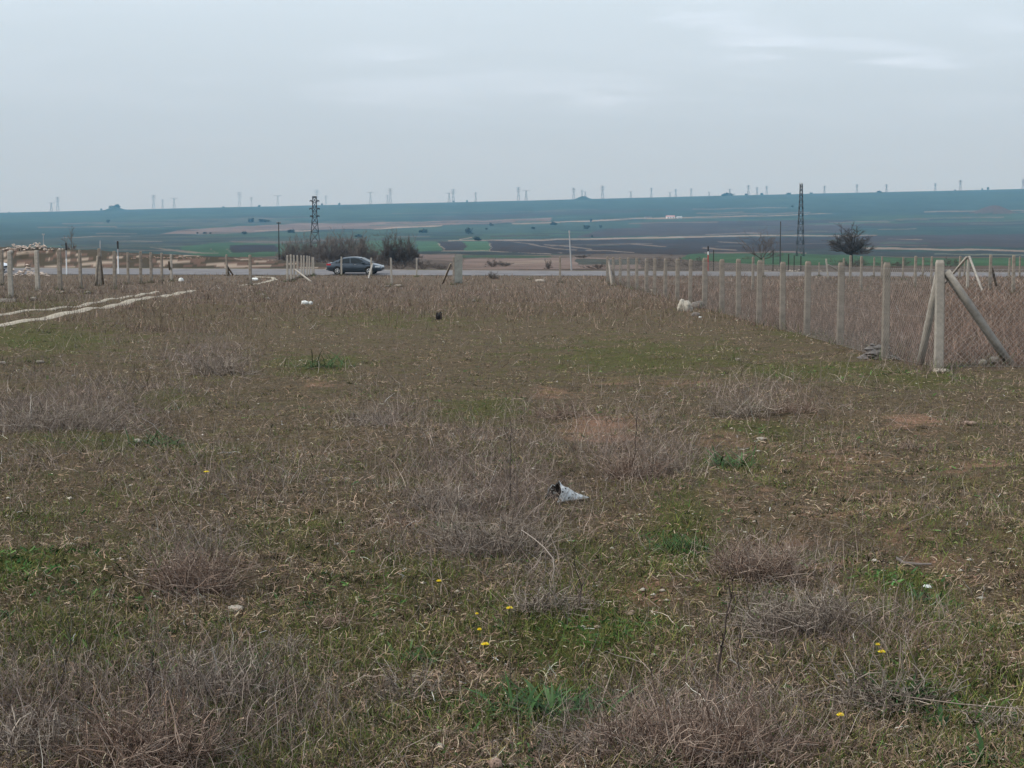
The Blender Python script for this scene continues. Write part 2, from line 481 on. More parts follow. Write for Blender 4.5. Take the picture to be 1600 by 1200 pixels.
REDS = [(940, 675, 80, 30, .9), (1010, 915, 60, 18, 1.1), (1480, 1000, 90, 50, .9), (940, 595, 60, 8, .8), (1430, 655, 80, 14, .8), (1290, 880, 60, 20, .8), (500, 602, 40, 6, .7),
        (0, 1090, 22, 26, 1.3), (930, 965, 50, 22, .8), (1150, 690, 90, 16, .6), (1090, 1000, 50, 20, .5), (340, 1140, 90, 30, .6), (600, 990, 80, 20, .4), (1300, 720, 160, 24, .6), (1590, 1040, 60, 40, .9), (760, 1180, 60, 20, .5), (1300, 770, 300, 90, .42), (1470, 860, 200, 90, .45), (860, 610, 60, 10, .6), (1080, 600, 70, 10, .6), (700, 1150, 120, 40, .4), (1380, 760, 60, 10, .7), (1210, 840, 70, 12, .7), (1540, 730, 70, 12, .7), (480, 700, 90, 10, .5), (640, 820, 60, 10, .6)]
PURP = [(100, 640, 170, 46, 1.1), (320, 555, 110, 34, 1.), (250, 610, 120, 30, .7), (760, 770, 120, 70, 1.1), (700, 740, 90, 50, .8), (300, 870, 60, 60, 1.), (990, 710, 100, 60, .8), (1190, 625, 110, 30, .8),
        (400, 760, 140, 50, .5), (600, 650, 60, 40, .8), (1180, 880, 80, 40, .8), (1090, 1120, 150, 60, .7), (1230, 970, 120, 50, .8), (1400, 1000, 90, 50, .7), (330, 1090, 150, 80, .7), (50, 1120, 110, 60, .7),
        (840, 900, 50, 40, .8), (100, 420, 900, 30, .0), (430, 930, 80, 40, .3), (700, 860, 120, 60, .6), (240, 520, 140, 18, .5)]
PX, PY = project(x_, np.maximum(y_, 3.2), ZZ.ravel() * 0)
pw = (PX + 30 * (NA.fbm(x_ * .8, y_ * .8, 3) - .5), PY + 18 * (NB.fbm(x_, y_, 3) - .5))
for nm_, bl in (('green', GREEN), ('red', REDS), ('dry', PURP)):
    a_ = me.attributes.new(nm_, 'FLOAT', 'POINT')
    v_ = gauss(pw, bl)
    if nm_ == 'dry':
        v_ = np.maximum(v_, np.maximum(smooth01(500, 455, PY) * .9, ((x_ > 5.9) & (y_ > 21.5)) * .9))
    a_.data.foreach_set('value', v_.astype(np.float32))

gm, gt, gb = principled('field_soil_moss_and_far_fields')
N = gt.nodes.new
L = gt.links.new
def attr(n):
    a = N('ShaderNodeAttribute'); a.attribute_name = n; return a
def noise(scale, detail=6, rough=.6, vec=None):
    n = N('ShaderNodeTexNoise'); n.inputs['Scale'].default_value = scale; n.inputs['Detail'].default_value = detail
    n.inputs['Roughness'].default_value = rough
    L(vec if vec else gco.outputs['Object'], n.inputs[0]); return n.outputs[0]
def rangen(v, a, b, c=0, d=1):
    r = N('ShaderNodeMapRange'); L(v, r.inputs[0])
    for i, k in enumerate((a, b, c, d)): r.inputs[1 + i].default_value = k
    return r.outputs[0]
def mixn(f, a, b):
    m = N('ShaderNodeMix'); m.data_type = 'RGBA'
    if hasattr(f, 'links'): L(f, m.inputs['Factor'])
    else: m.inputs['Factor'].default_value = f
    for s, v in ((6, a), (7, b)):
        if hasattr(v, 'links'): L(v, m.inputs[s])
        else: m.inputs[s].default_value = tuple(v) + (1,)
    return m.outputs[2]
def mathn(op, a, b):
    m = N('ShaderNodeMath'); m.operation = op
    for i, v in enumerate((a, b)):
        if hasattr(v, 'links'): L(v, m.inputs[i])
        else: m.inputs[i].default_value = v
    return m.outputs[0]
gco = N('ShaderNodeTexCoord')
soil = mixn(rangen(noise(9), .35, .65), (.045, .033, .018), (.115, .082, .045))
soil = mixn(rangen(noise(60, 4), .52, .62), soil, (.17, .14, .105))
redc = mixn(rangen(noise(30), .35, .65), (.17, .088, .055), (.34, .205, .14))
rf = mathn('ADD', attr('red').outputs['Fac'], rangen(noise(3.4, 8, .75), .3, .7, -.65, .6))
c1 = mixn(rangen(rf, .32, .85, 0, .95), soil, redc)
moss = mixn(rangen(noise(14), .35, .65), (.04, .045, .012), (.10, .095, .03))
gf = mathn('ADD', attr('green').outputs['Fac'], rangen(noise(1.7, 6, .7), .3, .7, -.3, .75))
c2 = mixn(rangen(gf, .3, .75, 0, .85), c1, moss)
dryc = mixn(rangen(noise(25, 5), .35, .65), (.075, .056, .043), (.16, .124, .095))
df = mathn('ADD', attr('dry').outputs['Fac'], rangen(noise(.8, 5), .3, .7, -.2, .2))
c3 = mixn(rangen(df, .5, .9, 0, .7), c2, dryc)
# far fields: colour of each field with fine streaks
mpn = N('ShaderNodeMapping'); mpn.inputs['Scale'].default_value = (.010, .0022, .01); L(gco.outputs['Object'], mpn.inputs[0])
st = rangen(noise(1.0, 8, .6, mpn.outputs[0]), .3, .7, .78, 1.22)
fm = N('ShaderNodeVectorMath'); fm.operation = 'SCALE'
L(attr('Col').outputs['Color'], fm.inputs[0]); L(st, fm.inputs['Scale'])
c4 = mixn(attr('far').outputs['Fac'], c3, fm.outputs[0])
L(c4, gb.inputs['Base Color'])
gb.inputs['Roughness'].default_value = .95
gb.inputs['Specular IOR Level'].default_value = .1
bp = N('ShaderNodeBump'); bp.inputs['Strength'].default_value = .9; bp.inputs['Distance'].default_value = .05
L(noise(22, 8, .7), bp.inputs['Height']); L(bp.outputs[0], gb.inputs['Normal'])
tag(obj('ground', me, gm), kind='structure')

# ------------------------------------------------------------------ road and track
def strip(name, mid, width, m, lift, ny=3, ragged=0.0, kind='structure'):
    """sheet laid along a list of (x, y) points"""
    P = np.array(mid, float)
    d = np.gradient(P, axis=0); d /= np.linalg.norm(d, axis=1)[:, None]
    nrm = np.stack([-d[:, 1], d[:, 0]], 1)
    Vs, Fs = [], []
    for i in range(len(P)):
        w = width * .5
        for k in range(ny):
            s = -1 + 2 * k / (ny - 1)
            j = 0
            if ragged and abs(s) == 1:
                j = ragged * (NA.fbm(np.array([i * .9 + s * 40]), np.array([i * .33]), 3)[0] - .35)
            q = P[i] + nrm[i] * (s * (w + j))
            Vs.append((q[0], q[1], Hs(q[0], q[1]) + (lift if (abs(s) < 1 or not ragged) else -.012)))
    for i in range(len(P) - 1):
        for k in range(ny - 1):
            a = i * ny + k
            Fs.append((a, a + ny, a + ny + 1, a + 1))
    return tag(obj(name, make_mesh(name, Vs, faces=Fs, smooth=True), m), kind=kind)

xs_r = np.linspace(-75, 75, 301)
strip('road', [(x, road_near(x) + 4.0) for x in xs_r], 7.6, M['asphalt'], .03, ny=7)
M['verge'] = mat('dusty_gravel_verge', (.19, .17, .15), .95, .3, 2)
strip('road_shoulder', [(x, road_near(x) + 4.0 + 4.5) for x in xs_r], 1.3, M['verge'], .035, ny=3, ragged=.3)

def smooth_path(pts, n):
    P = np.array(pts, float)
    t = np.concatenate([[0], np.cumsum(np.linalg.norm(np.diff(P, axis=0), axis=1))])
    tt = np.linspace(0, t[-1], n)
    Q_ = np.stack([np.interp(tt, t, P[:, 0]), np.interp(tt, t, P[:, 1])], 1)
    for _ in range(6):
        Q_[1:-1] = (Q_[:-2] + 2 * Q_[1:-1] + Q_[2:]) / 4
    return Q_
RUT1 = [G(a, b)[:2] for a, b in ((-140, 524), (-60, 514), (0, 506), (60, 498), (110, 490), (130, 486), (200, 472), (240, 465), (275, 459), (300, 455))]
RUT2 = [G(a, b)[:2] for a, b in ((-140, 506), (0, 492.5), (60, 486), (110, 479.5), (170, 469), (215, 461.5), (245, 456))]
RUT3 = [G(a, b)[:2] for a, b in ((370, 446.5), (395, 444.5), (415, 441), (430, 437), (426, 434), (400, 433))]
strip('path', smooth_path(RUT1, 260), .46, M['gravel'], .03, ny=5, ragged=.22)
strip('path', smooth_path(RUT2, 240), .26, M['gravel'], .03, ny=5, ragged=.16)
strip('path', smooth_path(RUT3, 160), .33, M['gravel'], .03, ny=5, ragged=.2)

# ------------------------------------------------------------------ ribbons and tubes
def unit(v):
    return v / np.maximum(np.linalg.norm(v, axis=-1, keepdims=True), 1e-9)

def ribbons(P, w, taper=.15):
    """P (N, S+1, 3) centre lines, w (N,) widths -> verts, quads"""
    N_, S1, _ = P.shape
    d = unit(P[:, -1] - P[:, 0])
    rv = rg.normal(size=(N_, 3)) * np.array((1, .5, .4))
    s = unit(np.cross(d, rv))
    t = np.linspace(1, taper, S1)[None, :, None]
    hw = (w[:, None, None] * .5) * t * s[:, None, :]
    VV = np.stack([P - hw, P + hw], 2).reshape(-1, 3)
    base = (np.arange(N_) * S1 * 2)[:, None]
    k = np.arange(S1 - 1)[None, :] * 2
    a = base + k
    QQ = np.stack([a, a + 1, a + 3, a + 2], -1).reshape(-1, 4)
    return VV, QQ

def tubes(P, r, sides=3, taper=.4, spin=True):
    """P (N, S+1, 3), r (N,) or (N,S+1) radii"""
    P = np.asarray(P, float)
    N_, S1, _ = P.shape
    r = np.asarray(r, float)
    if r.ndim == 1:
        r = r[:, None] * np.linspace(1, taper, S1)[None]
    d = unit(P[:, -1] - P[:, 0])
    up = np.where(np.abs(d[:, 2:3]) > .9, np.array((1., 0, 0)), np.array((0, 0, 1.)))
    s = unit(np.cross(d, up)); q = np.cross(d, s)
    ph = rg.random(N_) * 6.28 if spin else np.full(N_, math.pi / 4)
    ang = ph[:, None] + np.arange(sides)[None] * (2 * math.pi / sides)
    ring = np.cos(ang)[..., None] * s[:, None] + np.sin(ang)[..., None] * q[:, None]
    VV = (P[:, :, None] + r[:, :, None, None] * ring[:, None]).reshape(-1, 3)
    QQ = []
    base = (np.arange(N_) * S1 * sides)[:, None]
    for k in range(S1 - 1):
        for j in range(sides):
            j2 = (j + 1) % sides
            QQ.append(np.concatenate([base + k * sides + j, base + k * sides + j2, base + (k + 1) * sides + j2, base + (k + 1) * sides + j], 1))
    return VV, np.concatenate(QQ)

def segs_mesh(name, segs, r, sides=4, colors=None):
    P = np.array(segs, float)
    r = np.full(len(P), r) if np.isscalar(r) else np.array(r)
    VV, QQ = tubes(P, r, sides, 1.0, spin=False)
    # caps
    n = len(P)
    caps = []
    if sides == 4:
        b = np.arange(n) * 8
        caps = np.concatenate([np.stack([b, b + 3, b + 2, b + 1], 1), np.stack([b + 4, b + 5, b + 6, b + 7], 1)])
        QQ = np.concatenate([QQ, caps])
    return make_mesh(name, VV, quads=QQ)

def wander(root, d, L_, S, kink, grav=0.0):
    """polylines from root along d"""
    N_ = len(root)
    P = np.zeros((N_, S + 1, 3)); P[:, 0] = root
    dd_ = d.copy()
    for k in range(S):
        dd_ = unit(dd_ + rg.normal(size=(N_, 3)) * kink + np.array((0, 0, -1.)) * grav)
        P[:, k + 1] = P[:, k] + dd_ * (L_ / S)[:, None]
    P[:, :, 2] = np.maximum(P[:, :, 2], root[:, None, 2])
    return P

def pick(cols, n, jit=.18):
    cols = np.array(cols)
    c = cols[rg.integers(0, len(cols), n)]
    return c * (1 + rg.normal(size=(n, 1)) * jit).clip(.4, 1.7)

# ------------------------------------------------------------------ ground cover
def ground_points(n, r0, r1, power=1.0, umax=.40):
    r = r0 + (r1 - r0) * rg.random(n) ** power
    y = 1.6 * F / (r - 400)
    x = (rg.random(n) * 2 - 1) * umax * (y + 1.0)
    pxs, pys = project(x, y, np.zeros(n))
    return x, y, pxs, pys

def on_track(x, y):
    m = np.zeros(len(x), bool)
    for rut, w in ((RUT1, .21), (RUT2, .12), (RUT3, .16)):
        P = smooth_path(rut, 120)
        for i in range(0, len(x), 20000):
            sl = slice(i, i + 20000)
            xx, yy = x[sl], y[sl]
            near = (yy > P[:, 1].min() - 2)
            idx = np.where(near)[0]
            if len(idx) == 0: continue
            d = np.min(np.hypot(xx[idx, None] - P[None, :, 0], (yy[idx, None] - P[None, :, 1])), axis=1)
            mm = m[sl]; mm[idx] |= d < w + .02; m[sl] = mm
    return m

def scatter(name, n, r0, r1, power, weight, length, width, up, kink, grav, S, cols, label, cat, minpx=.3, taper=.2, umax=.40, jit=.2, clump=8, spread=.05, tj=.22, lift=0.0):
    nc_ = n // clump
    x, y, qx, qy = ground_points(nc_, r0, r1, power, umax)
    wgt = weight(x, y, qx, qy)
    tint = np.repeat(np.exp(rg.normal(0, tj, nc_)), clump)
    x = np.repeat(x, clump); y = np.repeat(y, clump); wgt = np.repeat(wgt, clump)
    n = len(x)
    sp = spread * (1 + y * .02)
    x = x + rg.normal(0, 1, n) * sp; y = np.maximum(y + rg.normal(0, 1, n) * sp, 3.2)
    keep = (rg.random(n) < wgt) & (y < road_near(x) - 1.0)
    x, y, tint = x[keep], y[keep], tint[keep]
    keep = ~on_track(x, y)
    x, y, tint = x[keep], y[keep], tint[keep]
    n = len(x)
    z = H(x, y) - .005 + lift * rg.random(n) ** 2
    root = np.stack([x, y, z], 1)
    a = rg.random(n) * 6.283
    el = np.clip(rg.normal(up[0], up[1], n), .02, 1.5)
    d = np.stack([np.cos(a) * np.cos(el), np.sin(a) * np.cos(el), np.sin(el)], 1)
    Ln = length[0] + (length[1] - length[0]) * rg.random(n) ** 1.6
    if name == 'dead_stems': Ln = Ln * (1 + .45 * smooth01(7, 12, y))
    P = wander(root, d, Ln, S, kink, grav)
    w = np.maximum(width * (.6 + .8 * rg.random(n)), minpx * y / 1536)
    VV, QQ = ribbons(P, w, taper)
    c = (pick(cols, n, jit) * tint[:, None]).clip(.01, .6)
    cc = np.repeat(c, (S + 1) * 2, axis=0)
    me_ = make_mesh(name, VV, quads=QQ, colors=cc)
    return tag(obj(name, me_, M['veg']), label, cat, kind='stuff')

def wn(x, y, s, seed=NA): return seed.fbm(x * s + 50, y * s + 50, 3)
def jitp(x, y, qx, qy):
    return (qx + 40 * (NA.fbm(x * 1.2, y * 1.2, 3) - .5), qy + 26 * (NB.fbm(x * 1.2, y * 1.2, 3) - .5))
def w_green(x, y, qx, qy):
    g = gauss(jitp(x, y, qx, qy), GREEN)
    return np.clip(.36 + g * 1.2 + 2.2 * (wn(x, y, 1.3) - .50), .06, 1) * np.where(qy < 480, .5, 1)
def w_litter(x, y, qx, qy):
    g = gauss(jitp(x, y, qx, qy), GREEN); r = gauss(jitp(x, y, qx, qy), REDS)
    return np.clip(.95 - .72 * g - .85 * r + 1.3 * (wn(x, y, 2.2, NB) - .5), .08, 1)
def w_dry(x, y, qx, qy):
    d = gauss(jitp(x, y, qx, qy), PURP)
    far = smooth01(520, 460, qy)
    enc = ((x > 5.95) & (y > 21.8)) * 1.0
    return np.clip(np.maximum(np.maximum(.04 + d, far * .8), enc) + .9 * (wn(x, y, 1.1, NC) - .55), 0.01, 1)
DRY = [(.34, .245, .185), (.25, .178, .13), (.42, .335, .25), (.14, .098, .07), (.29, .195, .14), (.062, .043, .029), (.18, .145, .07), (.14, .12, .055)]
PUR = [(.205, .160, .138), (.275, .225, .195), (.115, .085, .072), (.17, .13, .112), (.34, .285, .25), (.09, .065, .055)]
GRS = [(.068, .115, .024), (.105, .15, .034), (.048, .085, .02), (.14, .155, .045), (.145, .135, .042), (.11, .105, .035)]
LEAF = [(.04, .105, .03), (.065, .145, .038), (.032, .08, .028), (.10, .165, .055)]

scatter('dry_litter', 300000, 425, 1215, .9, w_litter, (.02, .09), .0034, (.4, .4), .5, .05, 4, DRY,
        'matted bleached straw and dead leaf bits over the whole plot', 'plant litter', clump=9, spread=.06, tj=.32, lift=.02, minpx=.42, taper=.5)
scatter('short_grass', 330000, 428, 1215, .85, w_green, (.02, .085), .0034, (1.0, .35), .22, .05, 2, GRS,
        'short green grass growing in patches between dead stems', 'grass', clump=12, spread=.05, tj=.3)
scatter('ground_leaves', 120000, 440, 1215, .95, lambda x, y, a, b: np.clip(gauss(jitp(x, y, a, b), GREEN) - .22 + 2.2 * (wn(x, y, 3.1, NC) - .55), 0, 1), (.025, .07), .012, (.35, .25), .2, .05, 2, LEAF,
        'low flat green weed leaves hugging the soil', 'weeds', taper=.5, clump=10, spread=.05)
scatter('dead_stems', 290000, 418, 1215, 1.0, w_dry, (.05, .23), .0024, (1.0, .38), .2, .0, 4, PUR,
        'thin upright grey purple stems of dead weeds', 'dead weeds', minpx=.38, clump=8, spread=.12, tj=.25)
scatter('far_dead_stems', 190000, 424, 520, .8, lambda x, y, a, b: np.where((x > 5.95) & (y > 21.8), 1.0, w_dry(x, y, a, b) * .55), (.08, .32), .003, (1.15, .25), .12, .0, 2,
        [(.178, .130, .105), (.13, .09, .07), (.24, .182, .148), (.08, .056, .044), (.165, .112, .085)],
        'brown dead weeds standing thick behind the mesh fence and towards the road', 'dead weeds', minpx=.4, clump=12, spread=.16, tj=.38)
scatter('fenced_plot_stems', 100000, 428, 585, 1.0, lambda x, y, a, b: ((x > 5.95) & (y > 21.9)) * 1.0, (.12, .42), .003, (1.1, .3), .14, .0, 3,
        [(.165, .113, .09), (.115, .076, .062), (.25, .185, .155), (.065, .044, .036), (.16, .10, .078)],
        'tall reddish brown dead weeds filling the fenced plot', 'dead weeds', minpx=.4, clump=12, spread=.13, tj=.42)

scatter('low_cushions', 120000, 436, 1215, .9, lambda x, y, a, b: np.clip(.18 + 2.4 * (wn(x, y, 2.6, NB) - .5) + .3 * gauss(jitp(x, y, a, b), GREEN), 0.04, 1), (.015, .05), .008, (.7, .45), .35, .05, 2,
        [(.03, .036, .014), (.045, .05, .018), (.04, .030, .018), (.06, .07, .025), (.055, .042, .026)],
        'small dark cushions of low weeds dotting the soil', 'weeds', clump=26, spread=.022, tj=.3, minpx=.55, taper=.6, jit=.3)
scatter('tangled_twigs', 60000, 520, 1215, 1.0, lambda x, y, a, b: np.clip(gauss(jitp(x, y, a, b), PURP) * .9 - .1 + .9 * (wn(x, y, 1.6, NB) - .5), 0, 1), (.08, .30), .0030, (.45, .35), .42, .0, 5, PUR,
        'tangled kinked grey twigs of dead weeds lying low', 'dead weeds', clump=7, spread=.09, tj=.25, taper=.4)

# pebbles and clods
def pebbles(name, n, r0, r1, size, cols, label, cat, weight):
    x, y, qx, qy = ground_points(n, r0, r1, .9)
    keep = (rg.random(n) < weight(x, y, qx, qy)) & (y < 120)
    x, y = x[keep], y[keep]; n = len(x)
    s = size[0] + (size[1] - size[0]) * rg.random(n) ** 3
    oct_ = np.array([(1, 0, 0), (0, 1, 0), (-1, 0, 0), (0, -1, 0), (0, 0, .7), (0, 0, -.5)], float)
    VV = oct_[None] * (.7 + .6 * rg.random((n, 6, 1))) * s[:, None, None]
    a = rg.random(n) * 6.28
    rx = VV[..., 0] * np.cos(a)[:, None] - VV[..., 1] * np.sin(a)[:, None]
    ry = VV[..., 0] * np.sin(a)[:, None] + VV[..., 1] * np.cos(a)[:, None]
    VV = np.stack([rx + x[:, None], ry * .7 + y[:, None], VV[..., 2] * .6 + (H(x, y) + s * .15)[:, None]], -1).reshape(-1, 3)
    tri = np.array([(0, 1, 4), (1, 2, 4), (2, 3, 4), (3, 0, 4), (1, 0, 5), (2, 1, 5), (3, 2, 5), (0, 3, 5)])
    T = (tri[None] + (np.arange(n) * 6)[:, None, None]).reshape(-1, 3)
    cc = np.repeat(pick(cols, n), 6, axis=0)
    return tag(obj(name, make_mesh(name, VV, tris=T, colors=cc), M['stone_a']), label, cat, kind='stuff')
pebbles('pebbles', 5200, 440, 1215, (.004, .026), [(.38, .33, .27), (.30, .23, .18), (.45, .41, .36)], 'small pale pebbles scattered in the weeds', 'pebbles',
        lambda x, y, a, b: .25 + gauss((a, b), REDS))
pebbles('soil_clods', 60000, 440, 1215, (.004, .019), [(.15, .095, .065), (.21, .13, .09), (.085, .06, .044), (.27, .18, .13)], 'crumbly reddish brown clods of soil', 'soil clods',
        lambda x, y, a, b: np.clip(.08 + gauss((a, b), REDS), 0, 1))

# ------------------------------------------------------------------ dead shrubs, stalks, leafy weeds
def shrub_mesh(name, rad, hgt, n, cols, thick=.0017, flat=0.0, kink=.34):
    hgt *= .72
    base = np.zeros((n, 3))
    a = rg.random(n) * 6.283; rr_ = rad * .85 * np.sqrt(rg.random(n))
    base[:, 0] = np.cos(a) * rr_; base[:, 1] = np.sin(a) * rr_ * .7
    el = np.clip(rg.normal(.9 - flat, .45, n), .05, 1.5)
    b = a + rg.normal(0, 1.6, n)
    d = np.stack([np.cos(b) * np.cos(el), np.sin(b) * np.cos(el), np.sin(el)], 1)
    Ln = (.45 + .65 * rg.random(n)) * (hgt * np.sin(el) + rad * .6 * np.cos(el))
    P = wander(base, d, Ln, 4, kink, .04)
    allP = [P]; allr = [np.full(n, thick * 1.35) * (.7 + .7 * rg.random(n))]
    src = P
    for lev, (m, f) in enumerate(((3, .5), (2, .3))):
        k = np.repeat(np.arange(len(src)), m)
        t = rg.integers(1, 4, len(k))
        root = src[k, t]
        dd_ = unit(src[k, t + 1] - src[k, t] + rg.normal(size=(len(k), 3)) * .55)
        ll = np.linalg.norm(src[k, -1] - src[k, 0], axis=1) * f * (.5 + .8 * rg.random(len(k)))
        src = wander(root, dd_, ll, 4, kink, .02)
        allP.append(src); allr.append(np.full(len(k), thick * (.62 if lev == 0 else .45)) * (.8 + .5 * rg.random(len(k))))
    P = np.concatenate(allP); r = np.concatenate(allr)
    P[:, :, 2] = np.maximum(P[:, :, 2], .002)
    VV, QQ = tubes(P, r, 3, .5)
    cc = np.repeat(pick(cols, len(P), .22), 15, axis=0)
    return make_mesh(name, VV, quads=QQ, colors=cc)

def ground_at(px_, py_):
    g = G(px_, py_)
    return (g[0], g[1], Hs(g[0], g[1]) - .004)
def mpp(py_):                    # metres per photo pixel at the ground seen in a row
    return G(800, py_)[1] / F
SHC = [(.175, .143, .118), (.24, .20, .168), (.085, .066, .053), (.36, .31, .26)]
SHR = [(.175, .12, .092), (.235, .17, .135), (.09, .058, .045), (.33, .26, .21)]
SHRUBS = [  # px, base row, half width px, height px, twigs, flat, colours, label
    (1085, 1165, 170, 105, 760, .62, SHR, 'broad reddish brown dead shrub at the bottom of the photo, widest of all'),
    (930, 1150, 90, 60, 190, .5, SHC, 'low grey dead shrub spreading left of the widest reddish one'),
    (1250, 985, 95, 120, 260, .2, SHC, 'grey spiky dead shrub with long forked twigs left of the two yellow flowers'),
    (1390, 1075, 100, 90, 200, .5, SHC, 'loose grey dead shrub sprawling over dark green weeds below two yellow flowers'),
    (1180, 905, 70, 90, 240, .2, SHR, 'dense dark dead shrub with fine upright twigs right of the green grass patch'),
    (770, 860, 95, 110, 330, .3, SHC, 'wide pale grey dead shrub just left of the white plastic cone'),
    (690, 800, 55, 70, 150, .3, SHC, 'pale grey dead shrub with bent stems, uphill left of the plastic cone'),
    (860, 945, 60, 60, 150, .3, SHC, 'small grey dead shrub under the hooked pale stem'),
    (300, 920, 62, 120, 230, .25, SHR, 'upright pinkish dead shrub above the flat pale stone'),
    (230, 1180, 110, 160, 200, .1, SHR, 'tall dark stemmed dead shrub in the bottom left corner area'),
    (340, 1090, 80, 110, 150, .1, SHC, 'open dead shrub behind the two crumbly pale stones'),
    (60, 1160, 90, 90, 180, .5, SHC, 'grey matted dead shrub at the bottom left edge'),
    (990, 750, 50, 70, 150, .1, SHR, 'dark dead shrub with straight twigs right of and above the plastic cone'),
    (1040, 745, 40, 50, 110, .2, SHC, 'lighter dead shrub beside the dark one above the green grass patch'),
    (590, 670, 50, 45, 130, .1, SHC, 'small purple grey dead shrub in mid field left of centre'),
    (340, 590, 60, 42, 160, .0, SHC, 'purple grey clump of dead stems, upper left of the plot'),
    (90, 670, 110, 60, 330, .0, SHC, 'long purple grey bank of dead stems at the left edge'),
    (1160, 650, 60, 42, 150, .2, SHC, 'faint grey dead shrub below the fence on the bare ground'),
    (1240, 650, 45, 36, 110, .2, SHR, 'brown dead shrub right beside the faint grey one below the fence'),
    (1430, 700, 30, 26, 60, .2, SHR, 'tiny dark dead shrub on the reddish ground below the corner post'),
    (1280, 1150, 60, 50, 110, .5, SHR, 'pale tangle of dead stems under the lone yellow flower'),
    (640, 1070, 70, 70, 90, .4, SHC, 'thin sprawling dead shrub in the bottom centre with crossing pale twigs'),
    (440, 1010, 60, 50, 80, .5, SHC, 'flat curled dead shrub right of the flat pale stone'),
    (1570, 1120, 60, 60, 90, .5, SHC, 'grey dead shrub at the bottom right edge'),
    (520, 960, 40, 60, 60, .2, SHR, 'sparse dead shrub of a few pale stems left of the lower centre'),
    (880, 660, 50, 50, 110, .1, SHR, 'light brown clump of dead stems in the middle of the plot'),
]
for (a, b, hw_, hh_, n_, fl, cs, lab) in SHRUBS:
    k = mpp(b)
    m_ = shrub_mesh('dead_shrub', hw_ * k, hh_ * k, n_, cs, thick=max(.002, .33 * k), flat=fl)
    o = obj('dead_shrub', m_, M['veg'], loc=ground_at(a, b), rot=(0, 0, 0))
    tag(o, lab, 'dead shrub', 'dead shrubs on the plot')

def stalk(px_, py_, top, lab, col=(.045, .035, .032), lean=0.0, thick=.0035, twigs=9):
    k = mpp(py_); h = (py_ - top) * k
    S = 7
    P = np.zeros((1, S + 1, 3))
    for i in range(S + 1):
        t = i / S
        P[0, i] = (lean * k * t + rg.normal(0, .012) * t, rg.normal(0, .012) * t, h * t)
    allP = [P]; R_ = [thick]
    VV, QQ = tubes(P, np.array([thick]), 4, .4)
    parts = [(VV, QQ)]
    if twigs:
        j = rg.integers(2, S, twigs)
        root = P[0, j]
        d = unit(np.stack([rg.normal(0, .6, twigs), rg.normal(0, .6, twigs), .5 + .6 * rg.random(twigs)], 1))
        T = wander(root, d, h * (.12 + .25 * rg.random(twigs)), S, .15)
        parts.append(tubes(T, np.full(twigs, thick * .45), 3, .5))
    off_ = 0; vs, qs = [], []
    for v, q in parts:
        vs.append(v); qs.append(q + off_); off_ += len(v)
    vs = np.concatenate(vs)
    c = np.array(col) * (1 + rg.normal(size=(len(vs), 1)) * .1)
    o = obj('dead_stalk', make_mesh('dead_stalk', vs, quads=np.concatenate(qs), colors=c), M['veg'], loc=ground_at(px_, py_))
    tag(o, lab, 'dead stalk', 'dead weed stalks')
PALE = (.30, .26, .21)
for s in ((1118, 1058, 870, 'tall thick dark dead stalk standing left of the spiky grey shrub', (.05, .038, .034), 22, .0055, 8),
          (1157, 1042, 945, 'shorter dark dead stalk just right of the tall thick one', (.05, .04, .035), -10, .0035, 4),
          (907, 950, 840, 'dark forked dead stalk by the reddish soil below the plastic cone', (.04, .032, .03), -8, .0035, 7),
          (797, 785, 650, 'thin dark dead stalk left of the plastic cone reaching above it', (.05, .04, .036), 2, .004, 9),
          (990, 745, 640, 'tall thin dark dead stalk in the upper centre right', (.06, .045, .04), 6, .004, 8),
          (448, 1105, 1020, 'pair-like dark dead stalk by the green tuft in the lower left', (.04, .03, .028), -2, .003, 3),
          (95, 1080, 940, 'leaning dark dead stalk near the left edge', (.05, .045, .035), 30, .003, 5),
          (232, 1130, 1015, 'dark upright dead stalk inside the bottom left weeds', (.05, .038, .032), 8, .004, 8),
          (1027, 1075, 965, 'dark dead stalk rising behind the widest reddish shrub', (.045, .038, .033), -18, .003, 4),
          (797, 1085, 900, 'straight thin stalk with a yellow flower head near the bottom centre', (.10, .085, .06), -1, .0028, 3),
          (675, 1195, 1145, 'short dark stalk at the bottom edge left of centre', (.05, .04, .03), 0, .003, 2),
          (1508, 765, 715, 'pale single dead stalk standing at the right', PALE, -6, .004, 2),
          (1525, 615, 575, 'short dark stalk below the right fence brace', (.06, .05, .045), -4, .004, 3),
          (1318, 600, 545, 'pale grass stalk in front of the second fence post', PALE, 14, .004, 4),
          (1010, 850, 805, 'pale broken stem leaning beside the green grass patch', PALE, -26, .003, 0),
          (655, 960, 885, 'thin dark stalk above the lower centre weeds', (.05, .042, .036), -6, .003, 3),
          (1235, 1190, 1100, 'brown bare stalk right of the widest reddish shrub', (.09, .07, .06), -10, .0025, 4),
          (165, 870, 800, 'slim brown stalk in the left mid ground', (.09, .075, .06), -12, .003, 5),
          (1275, 960, 870, 'long pale forked stem sticking up from the spiky grey shrub', PALE, 26, .0035, 5)):
    stalk(s[0], s[1], s[2], s[3], s[4], s[5], s[6], s[7])

